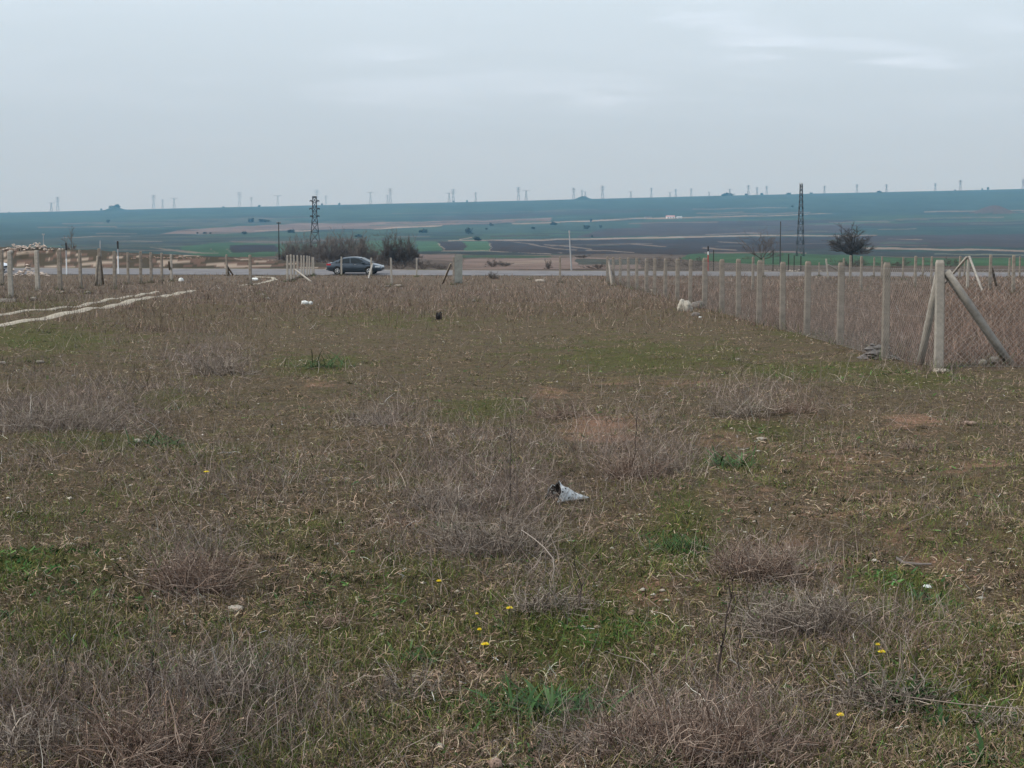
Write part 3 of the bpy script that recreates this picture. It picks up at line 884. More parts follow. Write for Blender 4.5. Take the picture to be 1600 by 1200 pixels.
# hooked pale stem, lying bent twig
def bent_stem(name, pts, r, col, lab, cat):
    base = ground_at(*pts[0][:2])
    Y = base[1]
    P = np.array([[at(a, b, Y + dy) for a, b, dy in pts]])
    P[:, :, 2] = np.maximum(P[:, :, 2], base[2] + r)
    VV, QQ = tubes(P, np.array([r]), 5, .6, spin=False)
    VV = VV - np.array(base)
    o = obj(name, make_mesh(name, VV, quads=QQ, colors=np.tile(col, (len(VV), 1))), M['veg'], loc=base)
    tag(o, lab, cat)
bent_stem('hooked_stem', [(848, 912, 0), (862, 908, 0), (866, 890, 0), (864, 872, .02), (850, 855, .05), (835, 842, .1), (815, 828, .2)], .0035, (.36, .31, .27),
          'pale stem bent like a hook below the plastic cone', 'dead stem')
bent_stem('fallen_twig', [(1135, 1165, 0), (1122, 1158, .05), (1158, 1190, -.1), (1185, 1205, -.15)], .004, (.34, .31, .28), 'pale fallen twig at the bottom right of the widest shrub', 'twig')
bent_stem('fallen_twig', [(1600, 1108, 0), (1500, 1100, .05), (1440, 1092, .1), (1390, 1084, .15)], .003, (.22, .18, .15), 'long thin twig lying towards the right edge below the flowers', 'twig')
bent_stem('fallen_twig', [(1140, 1030, 0), (1155, 1040, 0), (1175, 1055, -.05)], .004, (.38, .34, .30), 'short pale twig lying between the spiky and the widest shrub', 'twig')

def rosette(px_, py_, rpx, lab, n=26, upright=.55, cols=[(.03, .07, .024), (.042, .09, .03), (.025, .055, .022), (.06, .105, .04)], w=.012):
    k = mpp(py_); rad = rpx * k * 1.25
    n = int(n * 1.5)
    a = rg.random(n) * 6.283
    el = np.clip(rg.normal(upright, .25, n), .1, 1.3)
    d = np.stack([np.cos(a) * np.cos(el), np.sin(a) * np.cos(el), np.sin(el)], 1)
    root = np.stack([rg.normal(0, rad * .35, n), rg.normal(0, rad * .35, n), np.zeros(n)], 1)
    P = wander(root, d, rad * (.5 + .5 * rg.random(n)), 4, .1, .18)
    t = np.array([.5, 1, 1, .7, .1])
    s = unit(np.cross(d, np.array((0, 0, 1.))))
    hw = (max(w, .0007 * k * 1000) * (.6 + .8 * rg.random(n)))[:, None, None] * .5 * t[None, :, None] * s[:, None, :]
    VV = np.stack([P - hw, P + hw], 2).reshape(-1, 3)
    base = (np.arange(n) * 10)[:, None]; kk = np.arange(4)[None] * 2; a_ = base + kk
    QQ = np.stack([a_, a_ + 1, a_ + 3, a_ + 2], -1).reshape(-1, 4)
    cc = np.repeat(pick(cols, n), 10, axis=0)
    o = obj('green_weed', make_mesh('green_weed', VV, quads=QQ, colors=cc, smooth=True), M['veg'], loc=ground_at(px_, py_))
    tag(o, lab, 'weed', 'green leafy weeds')
for r_ in ((650, 1010, 34, 'bright green rosette weed in the lower centre left', 50),
           (385, 1085, 40, 'bright green leafy weed beside the crumbly pale stone', 70),
           (365, 1050, 38, 'dark green leafy weed just above the crumbly pale stones', 60),
           (470, 930, 20, 'small green rosette right of the flat pale stone', 24),
           (430, 926, 16, 'smallest green rosette closest to the flat pale stone', 20),
           (1140, 732, 44, 'flat spread of green leaves on the reddish ground right of centre', 60),
           (1440, 925, 32, 'green leaves below the grey driftwood piece', 40),
           (1215, 918, 12, 'tiny green leaves right of the dense dark shrub', 16),
           (1060, 850, 46, 'bright green grassy tuft in the patch right of the plastic cone', 110),
           (1410, 1075, 52, 'dark green weed under the sprawling grey shrub', 90),
           (1470, 1110, 40, 'dark green weed to the right of the sprawling grey shrub', 50),
           (850, 1095, 80, 'dark green weed cushion left of the widest reddish shrub', 160),
           (440, 1130, 36, 'small green weed at the foot of the paired dark stalk', 40),
           (0, 975, 26, 'green leafy weed cut by the left edge', 36),
           (500, 575, 40, 'green weed clump in the upper left of the plot', 70),
           (1530, 980, 22, 'small green weed near the right edge', 24),
           (1590, 960, 20, 'green weed cut by the right edge', 22),
           (170, 640, 12, 'small dark green weed behind the left dead stems', 14),
           (240, 690, 46, 'bright green weed mat before the left purple stems', 60),
           (1530, 1180, 50, 'green weed at the bottom right corner', 60),
           (1040, 1185, 44, 'fresh grass tuft at the bottom edge under the widest shrub', 90),
           (700, 830, 30, 'grey green weed under the pale grey shrub', 36)):
    rosette(*r_[:4], n=r_[4], upright=.7 if 'grass' in r_[3] else .5, w=.004 if 'grass' in r_[3] else .011)

# yellow flowers
def flower(px_, py_, dpx, lab):
    k = mpp(py_ + 20); r = dpx * k * .62
    g = ground_at(px_, py_ + 24)
    h = 24 * k
    e = empty('yellow_flower', g)
    tag(e, lab, 'flower', 'yellow flowers among the weeds')
    P = np.array([[(0, 0, 0), (.002, 0, h * .5), (0, 0, h)]])
    VV, QQ = tubes(P, np.array([.0015]), 4, .9, spin=False)
    obj('stem', make_mesh('stem', VV, quads=QQ, colors=np.tile((.05, .08, .03), (len(VV), 1))), M['veg'], e)
    Vs, Fs = [], []
    for ring in range(2):
        for j in range(14):
            a = j / 14 * 6.283 + ring * .22; rr_ = r * (1 - .3 * ring); zz = h + .002 * ring
            w_ = .2
            b = len(Vs)
            Vs += [(0, 0, zz), (math.cos(a - w_) * rr_ * .8, math.sin(a - w_) * rr_ * .8, zz + .004), (math.cos(a) * rr_, math.sin(a) * rr_, zz + .006 + .004 * ring), (math.cos(a + w_) * rr_ * .8, math.sin(a + w_) * rr_ * .8, zz + .004)]
            Fs.append((b, b + 1, b + 2, b + 3))
    obj('petals', make_mesh('petals', Vs, faces=Fs), M['petal'], e)
    Vs = [(0, 0, h + .011)] + [(math.cos(j / 8 * 6.283) * r * .35, math.sin(j / 8 * 6.283) * r * .35, h + .008) for j in range(8)]
    obj('flower_centre', make_mesh('flower_centre', Vs, faces=[(0, 1 + j, 1 + (j + 1) % 8) for j in range(8)]), M['petal_dark'], e)
for f_ in ((758, 981, 12, 'larger yellow flower of the pair in the lower centre'), (749, 967, 7, 'smaller half open yellow flower of the pair in the lower centre'),
           (796, 934, 10, 'orange yellow flower head right of the lower centre pair'), (686, 896, 8, 'lone yellow flower left above the lower centre pair'),
           (323, 743, 8, 'lone small yellow flower in the left mid ground'), (1377, 1017, 11, 'larger yellow flower of the pair in the sprawling grey shrub'),
           (1371, 1007, 7, 'smaller yellow flower right behind its larger neighbour in the grey shrub'), (1313, 1092, 11, 'lone yellow flower below the sprawling grey shrub'),
           (745, 942, 5, 'tiny yellow bud left of the orange yellow flower')):
    flower(*f_)

# stones
def rock_mesh(name, sx, sy, sz, seed, col=None, rough=.22, sub=3):
    r_ = np.random.default_rng(seed)
    n = 8 * sub
    Vs, Fs = [], []
    rows_ = 5 * sub // 2
    offs = r_.random(3) * 50
    for i in range(rows_ + 1):
        th = math.pi * i / rows_
        for j in range(n):
            ph = 2 * math.pi * j / n
            v = np.array((math.sin(th) * math.cos(ph), math.sin(th) * math.sin(ph), math.cos(th)))
            k = 1 + rough * 2 * (NA.fbm(np.array([v[0] * 1.8 + offs[0] + v[2]]), np.array([v[1] * 1.8 + offs[1] - v[2]]), 4)[0] - .5)
            k += rough * .7 * (NB.fbm(np.array([v[0] * 5 + offs[2]]), np.array([v[1] * 5 + v[2] * 5]), 2)[0] - .5)
            q = np.sign(v) * np.abs(v) ** .8 * k
            Vs.append((q[0] * sx, q[1] * sy, q[2] * sz + sz * .5))
    for i in range(rows_):
        for j in range(n):
            Fs.append((i * n + j, (i + 1) * n + j, (i + 1) * n + (j + 1) % n, i * n + (j + 1) % n))
    return make_mesh(name, Vs, faces=Fs)
for i, (a, b, w_, h_, m_, lab) in enumerate((
        (369, 944, 18, 5, 'rock', 'flat pale oblong stone in the lower left'),
        (292, 1088, 14, 9, 'rock', 'crumbly pale stone behind a twig, left of the round one'),
        (362, 1094, 9, 8, 'rock', 'round crumbly pale stone beside green leaves'),
        (253, 1146, 12, 7, 'rock_red', 'half hidden beige stone in the bottom left weeds'),
        (775, 1190, 14, 11, 'rock_red', 'pinkish pale stone at the bottom edge'),
        (688, 1165, 9, 7, 'rock', 'grey white stone lower centre, left of the pinkish one'),
        (1290, 1153, 6, 4, 'rock', 'small white stone under the lone flower'),
        (1552, 1150, 7, 5, 'rock_red', 'small yellowish stone in the bottom right'),
        (1028, 1000, 6, 4, 'rock_red', 'small orange pink stone above the widest shrub'),
        (1190, 688, 12, 3, 'rock', 'flat pale stone on the bare reddish ground'),
        (1515, 667, 16, 4, 'rock_red', 'long flat pale stone on the bare ground at right'),
        (1152, 566, 6, 3, 'rock', 'small white stone on the grass below the fence'),
        (215, 686, 9, 4, 'rock', 'pale stone before the left purple stems'),
        (62, 566, 9, 3, 'rock', 'flat pale stone near the track, left edge'),
        (5, 569, 8, 3, 'rock', 'flat pale stone at the very left edge'),
        (1472, 578, 20, 4, 'rock', 'pale footing stones at the base of the corner post'),
        (1535, 574, 9, 6, 'rock', 'left rubble stone between corner post and brace'),
        (1553, 573, 10, 8, 'rock', 'right rubble stone between corner post and brace'),
        (1465, 591, 5, 3, 'rock', 'tiny white stone on the grass before the corner post'),
        (622, 448, 9, 3, 'rock', 'pale flat stone in the far middle of the plot'),
        (605, 449, 6, 2, 'rock', 'smaller pale stone left of the far flat one'),
        (1018, 457, 3, 3, 'rock', 'pale stone by the fence row, far right middle'),
        (740, 472, 4, 3, 'rock', 'small white stone far in the middle'),
        (1247, 455, 3, 3, 'rock', 'small white stone in the fenced weeds'),
        (844, 440, 10, 3, 'rock', 'left of the pale stones before the road'),
        (826, 437, 4, 2, 'rock', 'single small pale stone before the road, centre'),
        (570, 454, 3, 2, 'rock', 'tiny pale stone in the far field below the car'),
        (52, 469, 7, 4, 'rock', 'pale stone by the leftmost braced post'),
        (98, 460, 6, 3, 'rock', 'pale stone left of the second track rut'),
        (138, 461, 6, 3, 'rock', 'pale stone right above the second track rut'),
        (418, 468, 5, 3, 'rock', 'far pale stone right of the track end'),
        (408, 461, 8, 1.5, 'rock', 'flat pale slab right of the track end'))):
    k = mpp(b)
    m_o = rock_mesh('stone', w_ * k * .7, w_ * k * .55, h_ * k * .75, 100 + i, rough=.42, sub=2 if b < 700 else 4)
    o = obj('stone', m_o, M[m_], loc=tuple(np.array(ground_at(a, b)) + np.array((0, 0, .25 * h_ * k + .01))), rot=(0, 0, rnd.uniform(-.4, .4)))
    tag(o, lab, 'stone', 'stones lying on the plot')
# stone heap behind the second fence post
def heap(name, px_, py_, wpx, hpx, n, mcol, lab, cat, size=.4, seed=5, Y=None, group=None):
    r_ = np.random.default_rng(seed)
    k = (Y / F) if Y else mpp(py_)
    g = at(px_, py_, Y) if Y else ground_at(px_, py_)
    Vs, Fs = [], []
    for i in range(n):
        a = r_.uniform(-1, 1) if i % 2 else max(-1, min(1, r_.normal(0, .45)))
        b = r_.normal(0, .35)
        hmax = hpx * k * max(0, (1 - abs(a) ** 1.3)) * max(.1, 1 - abs(b)) * (.7 + .3 * math.sin(a * 9 + seed) + .15 * math.sin(a * 23))
        c = (a * wpx * k, b * wpx * k * .6, hmax * (r_.random() ** .5))
        s = size * hpx * k * (.35 + .65 * r_.random())
        q = rock_mesh('tmp', s, s * .9, s * .6, seed * 100 + i, rough=.3, sub=1)
        b0 = len(Vs)
        for v in q.vertices:
            Vs.append((v.co.x + c[0], v.co.y + c[1], v.co.z + c[2] - s * .3))
        for f in q.polygons:
            Fs.append(tuple(b0 + t for t in f.vertices))
        bpy.data.meshes.remove(q)
    o = obj(name, make_mesh(name, Vs, faces=Fs), M[mcol], loc=g)
    return tag(o, lab, cat, group, 'stuff')
M['rubble'] = mat('pale_pinkish_rubble', (.46, .385, .33), .9, .35, 2.5, bump=.5)
M['rock_dark'] = mat('dark_stone', (.13, .12, .115), .95, .35, 9, bump=.7)
heap('stone_heap', 1372, 556, 30, 40, 110, 'rock_dark', 'dark heap of small stones behind the second fence post', 'stone heap', .28, 5)
heap('rubble_heap', 48, 391.5, 54, 16, 260, 'rubble', 'long pale heap of quarry rubble on top of the earth bank', 'rubble heap', .16, 6, Y=152)
heap('rubble_heap', 40, 431, 38, 18, 110, 'rubble', 'lower pale rubble heap on the near side of the road, left edge', 'rubble heap', .17, 7, Y=123)
heap('rubble_heap', 8, 392, 22, 6, 30, 'rock_red', 'small reddish rubble spill at the left end of the bank', 'rubble heap', .3, 9, Y=150)
heap('rubble_heap', 265, 404, 60, 5, 60, 'rock_red', 'thin scatter of pinkish rubble along the bank right of the posts', 'rubble heap', .4, 12, Y=146)
heap('rubble_heap', 1225, 424, 60, 5, 30, 'rock', 'pale rubble scatter beyond the road behind the fence', 'rubble heap', .5, 10, Y=135)

# ------------------------------------------------------------------ litter on the plot
# cone of pale plastic with a dark open mouth
g = ground_at(862, 784)
k = mpp(784)
Vs, Fs, Vi = [], [], []
nj, ni = 22, 9
cone_len = 68 * k
for i in range(ni):
    t = i / (ni - 1)
    cx = -2 * k + cone_len * t
    rad_z = 25 * k * (1 - t) ** 1.15 + .004
    rad_y = 20 * k * (1 - t) + .004
    for j in range(nj):
        a = math.pi * (j / (nj - 1)) * 1.28 - .45
        wob = 1 + .10 * math.sin(j * 1.3 + i * 1.9) + .06 * math.sin(j * 2.9 + i * .7)
        Vs.append((cx + .55 * rad_z * max(0, math.sin(a)) * (1 - t) + .08 * t * rad_y, math.cos(a) * rad_y * wob - .02 * t, max(.003, math.sin(a) * rad_z * wob * 1.08 + .003)))
for i in range(ni - 1):
    for j in range(nj - 1):
        Fs.append((i * nj + j, (i + 1) * nj + j, (i + 1) * nj + j + 1, i * nj + j + 1))
e = empty('plastic_cone', g, R(30))
tag(e, 'crumpled pale blue plastic cone lying open with a dark mouth', 'litter')
obj('outer_sheet', make_mesh('outer_sheet', Vs, faces=Fs, smooth=True), M['foil'], e)
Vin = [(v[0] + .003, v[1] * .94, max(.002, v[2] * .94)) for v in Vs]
obj('dark_inner_sheet', make_mesh('dark_inner_sheet', Vin, faces=[f[::-1] for f in Fs], smooth=True), M['dark_inside'], e)  # inner copy of the sheet, coloured far darker than the outside

def crumple(name, px_, py_, wpx, hpx, mname, lab, cat, seed, rough=.5):
    k = mpp(py_)
    o = obj(name, rock_mesh(name, wpx * k * .5, wpx * k * .35, hpx * k * .62, seed, rough=rough, sub=4), M[mname], loc=ground_at(px_, py_))
    return tag(o, lab, cat)
crumple('crumpled_sack', 1070, 488, 22, 18, 'sack', 'crumpled dirty white sack at the foot of the fence posts', 'sack', 31)
crumple('crumpled_sack', 1090, 484, 16, 12, 'sack_grey', 'greyer sack slumped right behind the white one', 'sack', 32)
crumple('torn_plastic', 1086, 493, 12, 6, 'sack_grey', 'flat torn grey plastic in front of the sacks', 'litter', 33)
crumple('torn_plastic', 1094, 496, 4, 3, 'white_plastic', 'small bright plastic bit lowest by the sacks', 'litter', 34)
crumple('torn_plastic', 477, 475, 12, 6, 'white_plastic', 'bright white plastic scrap lying in the far left field', 'litter', 35)
crumple('torn_plastic', 486, 475, 6, 5, 'white_plastic', 'pinkish white scrap right against the bright white one', 'litter', 36)
crumple('white_canister', 283, 440, 8, 6, 'white_plastic', 'small white canister by the end of the left post row', 'canister', 37, .15)
crumple('black_scrap', 685, 499, 8, 12, 'black_plastic', 'black ragged scrap standing in the grass in mid field', 'litter', 38, .8)
crumple('torn_plastic', 397, 439, 10, 4, 'white_plastic', 'white plastic scrap behind the lone post by the track', 'litter', 39)
# concrete beam on the ground, grey driftwood
def box(name, sx, sy, sz, m, parent=None, loc=(0, 0, 0), rot=(0, 0, 0), bev=.006):
    Vs, Fs = [], []
    lv = [(-.5, 1 - 2 * bev / max(sx, .01)), (-.5 + bev / sz, 1), (.5 - bev / sz, 1), (.5, 1 - 2 * bev / max(sx, .01))]
    for (z, s) in lv:
        for (a, b) in ((-1, -1), (1, -1), (1, 1), (-1, 1)):
            Vs.append((a * sx / 2 * s, b * sy / 2 * s, z * sz))
    for i in range(3):
        for j in range(4):
            Fs.append((i * 4 + j, i * 4 + (j + 1) % 4, (i + 1) * 4 + (j + 1) % 4, (i + 1) * 4 + j))
    Fs += [(3, 2, 1, 0), (12, 13, 14, 15)]
    return obj(name, make_mesh(name, Vs, faces=Fs), m, parent, loc, rot)
g = ground_at(4, 470)
o = box('fallen_post', 1.0, .16, .13, M['concrete_pale'], loc=(g[0] - .05, g[1], g[2] + .06), rot=(0, 0, .05))
tag(o, 'pale concrete post lying on the grass at the left edge', 'concrete post')
bent_stem('driftwood', [(1400, 872, .0), (1412, 884, -.02), (1432, 900, -.05), (1455, 898, -.05)], .011, (.17, .145, .135), 'weathered grey wood piece lying on the reddish ground', 'driftwood')
crumple('torn_plastic', 1449, 908, 14, 6, 'white_plastic', 'small white scrap at the end of the driftwood', 'litter', 41)

# ------------------------------------------------------------------ concrete posts
ORD = ['first', 'second', 'third', 'fourth', 'fifth', 'sixth', 'seventh', 'eighth', 'ninth', 'tenth', 'eleventh', 'twelfth', 'thirteenth', 'fourteenth', 'fifteenth', 'sixteenth', 'seventeenth', 'eighteenth', 'nineteenth', 'twentieth']
def post_mesh(name, w, h, seed):
    r_ = random.Random(seed)
    Vs, Fs = [], []
    lv = [(-.15, 1.05), (0, 1.05), (.3, 1.02), (.62, .99), (.86, .97), (.972, .95), (1.0, .72)]
    bend = r_.uniform(-.012, .012)
    for (t, s) in lv:
        z = h * t
        cx = bend * math.sin(max(t, 0) * 2.5)
        for (a, b) in ((-1, -.8), (-.8, -1), (.8, -1), (1, -.8), (1, .8), (.8, 1), (-.8, 1), (-1, .8)):
            Vs.append((cx + a * w / 2 * s, b * w / 2 * s, z))
    n = len(lv)
    for i in range(n - 1):
        for j in range(8):
            Fs.append((i * 8 + j, i * 8 + (j + 1) % 8, (i + 1) * 8 + (j + 1) % 8, (i + 1) * 8 + j))
    Fs.append(tuple(range((n - 1) * 8, n * 8)))
    return make_mesh(name, Vs, faces=Fs)

def brace_mesh(name, p0, p1, w):
    p0, p1 = np.array(p0), np.array(p1)
    VV, QQ = tubes(np.array([[p0, (p0 * 2 + p1) / 3, (p0 + p1 * 2) / 3, p1]]), np.array([w * .7]), 4, 1.0, spin=False)
    Q2 = np.concatenate([QQ, [[0, 3, 2, 1], [12, 13, 14, 15]]])
    return make_mesh(name, VV, quads=Q2)

def pxpost(name, px_, top, base, wpx, parent=None, mname='concrete', Y=None, lean=0.0, tlimit=None):
    k_Y = Y or G(px_, base)[1]
    x = (px_ - 800) / F * k_Y / 1.0035
    zb = Hs(x, k_Y)
    ztop = CAMH + (400 - top) / F * k_Y
    h = max(.5, ztop - zb)
    w = wpx / F * k_Y * .92
    e_loc = (x, k_Y, zb)
    o = obj(name, post_mesh(name, w, h, int(px_ * 7)), M[mname], parent, loc=e_loc, rot=(rnd.uniform(-.015, .015), lean + rnd.uniform(-.014, .014), rnd.uniform(-.12, .12)))
    return o, x, k_Y, zb, h, w

# right hand fence: posts, braces and chain link
fence = empty('chain_link_fence', (6.1, 21.9, 0))
tag(fence, 'long chain link fence on concrete posts with a braced corner, running away at the right', 'fence')
inv = fence.location
def fpart(o):
    o.location = (o.location[0] - inv[0], o.location[1] - inv[1], o.location[2] - inv[2])
    return o
FA = [(1470.5, 406, 574, 14.5), (1386, 410, 566, 11.5), (1314.5, 410, 541, 10.5), (1262.5, 408, 527, 9.5), (1224, 409, 519, 9), (1187, 406.5, 514, 8.5), (1155, 404.5, 492, 8), (1129, 405, 492, 8),
      (1101.5, 403, 488, 8), (1079, 405, 478, 6), (1058.5, 404, 480, 6.5), (1040, 404, 476, 5.5), (1023, 404, 473, 5.5), (1010, 404, 467, 5.5), (995.6, 403, 468, 5), (982.4, 402.5, 464, 4.5), (969.6, 402, 462, 4.5), (958.6, 401.5, 456, 4.5), (949, 401, 452, 4)]
FX = [6.12] + [5.86] * 18
fpos = []
for i, (a, t_, b_, w_) in enumerate(FA):
    Y = 21.9 if i == 0 else FX[i] * F * 1.0035 / (a - 800)
    o, x, Y, zb, h, w = pxpost('post', a, t_, b_, w_, fence, 'concrete_pale' if i == 0 else 'concrete', Y=Y)
    fpart(o)
    fpos.append((x, Y, zb, h))
x0, Y0, z0, h0 = fpos[0]
q0 = at(1467, 425, Y0 + .05); q1 = ground_at(1436, 571)
def locm(p): return (p[0] - inv[0], p[1] - inv[1], p[2] - inv[2])
obj('brace', brace_mesh('brace', locm(q0), locm((q1[0], q1[1] + .0, -.05)), .088), M['concrete_pale'], fence)
q0 = at(1478, 424, Y0 - .02); q1 = G(1584, 572)
obj('brace', brace_mesh('brace', locm(q0), locm((q1[0], q1[1], -.05)), .092), M['concrete_pale'], fence)
q0 = at(951, 408, fpos[-1][1]); q1 = ground_at(956, 448)
obj('brace', brace_mesh('brace', locm(q0), locm(q1), .12), M['concrete'], fence)

def chain(p0, p1, z0_, z1_, cell=.075, r=.0016):
    p0, p1 = np.array(p0, float), np.array(p1, float)
    Ln = np.linalg.norm(p1 - p0); d = (p1 - p0) / Ln
    hgt = z1_ - z0_
    segs = []
    s = -hgt
    while s < Ln:
        for sg in (1, -1):
            a0, a1 = (s, s + hgt) if sg == 1 else (s + hgt, s)
            # clip along length
            t0, t1 = 0.0, 1.0
            da = a1 - a0
            for lim, up in ((0, False), (Ln, True)):
                if da != 0:
                    tt = (lim - a0) / da
                    if (da > 0) == up: t1 = min(t1, tt)
                    else: t0 = max(t0, tt)
            if t1 - t0 > .01:
                A = p0 + d * (a0 + da * t0); B = p0 + d * (a0 + da * t1)
                o_ = sg * .003
                segs.append([(A[0] + o_, A[1] + o_, z0_ + hgt * t0), (B[0] + o_, B[1] + o_, z0_ + hgt * t1)])
        s += cell
    for zz in (z0_ + .01, z0_ + hgt * .5, z1_ - .01):
        segs.append([(p0[0], p0[1], zz), (p1[0], p1[1], zz)])
    return segs, r
for i in range(len(fpos) - 1):
    a, b = fpos[i], fpos[i + 1]
    if i == 0:
        a = (a[0] - .02, a[1] - .1, a[2], a[3])
    segs, r_ = chain((a[0] - .075 - inv[0], a[1] - inv[1]), (b[0] - .075 - inv[0], b[1] - inv[1]), .03, 1.42, 0.085 if False else (.085 if i < 8 else .19), .0019 if i < 3 else (.0011 if i < 8 else .0013))
    obj('wire_mesh', segs_mesh('wire_mesh', segs, r_, 3), M['wire'], fence)
segs, r_ = chain((x0 - .08 - inv[0], Y0 - .1 - inv[1]), (x0 + 3.2 - inv[0], Y0 - .25 - inv[1]), .03, 1.42, .085, .002)
obj('wire_mesh', segs_mesh('wire_mesh', segs, r_, 3), M['wire'], fence)
o, *_ = pxpost('post', 1822, 408, 571, 11.5, fence, Y=21.7); fpart(o)

# single posts (photo column, top row, foot row, width, brace or None, label)
def single(px_, t_, b_, w_, lab, grp, braces=(), mname='concrete', lean=0.0):
    Y = G(px_, b_)[1]
    Y = min(Y, road_near((px_ - 800) / F * Y) - 1.5)
    o, x, Y, zb, h, w = pxpost('concrete_post', px_, t_, b_, w_, None, mname, Y=Y, lean=lean)
    o['label'] = lab; o['category'] = 'fence post'; o['group'] = grp
    for (ax, ay, bx, by) in braces:
        Yb = Y - .15
        A = np.array(at(ax, ay, Y - .05)) - np.array(o.location)
        g2 = G(bx, by); Yg = min(g2[1], Y + 3)
        B_ = np.array(at(bx, by, Yg)) - np.array(o.location)
        B_[2] = max(B_[2] - .05, -.3)
        br = obj('brace', brace_mesh('brace', A, B_, w * .8), M[mname], o)
    return o
GL = 'concrete posts left of the track'
LEFT = [(2.4, 390, 446, 5, 'partly cut concrete post at the very left edge', ()),
        (15.5, 392, 466, 7.5, 'braced concrete post near the left edge beside a fallen pale post', ((17, 393, 28, 463),)),
        (58, 391, 454, 6.5, 'concrete post right of the leftmost braced pair', ()),
        (93, 389.5, 454, 6.5, 'concrete post in front of the right end of the rubble heap', ()),
        (125, 390, 450, 4.5, 'slimmer concrete post left of the forked double brace', ()),
        (155, 388, 447, 5, 'concrete post with two braces forking out to both sides', ((153, 400, 150, 447), (156, 400, 162.5, 446))),
        (178.6, 392, 452, 5, 'concrete post just right of the forked double brace', ()),
        (199.6, 394, 444, 3.6, 'thin concrete post midway along the left row', ()),
        (219.3, 392.5, 443, 4.5, 'left one of two even posts over the road', ()),
        (235.8, 394, 442, 4.2, 'right one of two even posts over the road', ()),
        (252, 395, 441, 3.6, 'concrete post with a brace slanting down to its right foot', ((264, 408, 257, 419),)),
        (267.3, 397, 440, 3.4, 'bright whitish post ending the left row', ())]
for (a, t_, b_, w_, lab, br) in LEFT:
    single(a, t_, b_, w_, lab, GL, br, 'concrete_pale' if 'whitish' in lab or 'braced' in lab else 'concrete')
single(354, 397.5, 431, 3, 'lone short post near the road with stubby side props', 'concrete posts by the road', ((354, 414, 351, 428), (354, 414, 357, 428)))
single(391, 398, 446, 4.5, 'lone taller post standing by the end of the track', 'concrete posts by the road')
CL = [(448.7, 398.5, 441, 3.4), (454.5, 397.5, 441, 3.2), (459.3, 398.5, 437.5, 3), (464.7, 398.7, 435, 3), (471, 399, 434, 2.6), (474.6, 399, 433.5, 2.6), (479.3, 399.3, 432.5, 2.5), (483.2, 400, 432, 2.3), (487.3, 401.5, 431.5, 2), (489.8, 401.7, 431, 2.5)]
for i, (a, t_, b_, w_) in enumerate(CL):
    single(a, t_, b_, w_, 'the %s post from the left in the tight cluster left of the car' % ORD[i], 'tight post cluster left of the car', ((461, 421, 472.5, 440),) if i == 2 else (), 'concrete_pale')
for (a, t_, b_, w_, lab, br, ln) in ((533.3, 401, 429, 2.8, 'post in front of the rear door of the grey car', (), .0),
        (580, 402.5, 431, 2.8, 'braced post in front of the front wheel of the grey car', ((582.5, 412, 598, 435.5),), 0),
        (611.7, 402.5, 446, 3.2, 'slightly crooked post just right of the grey car', (), -.04),
        (650.8, 403, 433, 2.6, 'slim post right of the bushes', (), 0),
        (709, 401, 446, 3.4, 'braced post beside the wide concrete slab', ((704.5, 412, 689, 440),), 0),
        (875.7, 401, 442, 3.4, 'lone post right of the centre before the road', (), 0)):
    single(a, t_, b_, w_, lab, 'concrete posts by the road', br, 'concrete_pale' if a < 660 else 'concrete', ln)
g = G(716.5, 443)
o = box('concrete_slab', 12 / F * g[1], .12, 1.72, M['concrete_grey'], loc=(g[0], g[1], .84))
tag(o, 'wide grey green upright concrete slab right of the braced post', 'concrete slab')
GR = 'concrete posts beyond the fenced weeds'
RIGHT = [(1176.8, 401, 456, 4, 'post seen between the sixth and seventh fence posts', ()),
         (1193, 402.5, 433, 2.6, 'small post near the road right of the pale bare tree', ()),
         (1280, 410, 431, 2, 'very thin short post by the road right of the dark poles', ()),
         (1295, 404, 437, 2.8, 'leaning post with a short side brace left of the dark tree', ((1296.5, 414, 1308, 425),)),
         (1318.5, 403, 436, 3, 'post left of the dark bare tree trunk', ()),
         (1329, 399, 441, 3.8, 'post right in front of the dark bare tree trunk', ()),
         (1346.4, 400.5, 457, 4, 'post just right of the dark bare tree', ()),
         (1366, 402, 431, 2.6, 'small post left of the second fence post', ()),
         (1378, 401, 437, 3, 'post directly left of the second fence post', ()),
         (1411.3, 401.5, 438, 3, 'post alone right of the second fence post', ()),
         (1430.6, 399.8, 450, 4.2, 'wider post left of the corner post', ()),
         (1442.7, 401.5, 431, 3, 'small post between two bigger ones left of the corner post', ()),
         (1456, 400.5, 444, 3.4, 'post closest to the left of the corner post', ()),
         (1500, 399.8, 437, 3.4, 'post crossed by the slanting beam right of the corner', ()),
         (1507.6, 402, 432, 2.4, 'thin post behind the slanting beam right of the corner', ()),
         (1512.5, 400.6, 452, 4, 'post carrying two long slanting beams', ((1510, 402, 1480, 439.5), (1514, 401, 1529.5, 455))),
         (1547.5, 398, 452, 4.6, 'post with a short brace on its right side', ((1549.7, 418, 1555, 444),)),
         (1577.7, 403, 430, 3, 'darker small post left of the last pair at the right edge', ()),
         (1584.6, 399, 458, 5.2, 'widest background post near the right edge', ()),
         (1594, 400.6, 429, 2.6, 'small post at the right edge', ())]
for (a, t_, b_, w_, lab, br) in RIGHT:
    single(a, t_, b_, w_, lab, GR, br, 'concrete_pale' if 'beams' in lab or 'leaning' in lab else 'concrete', .12 * -1 if 'leaning' in lab else 0)

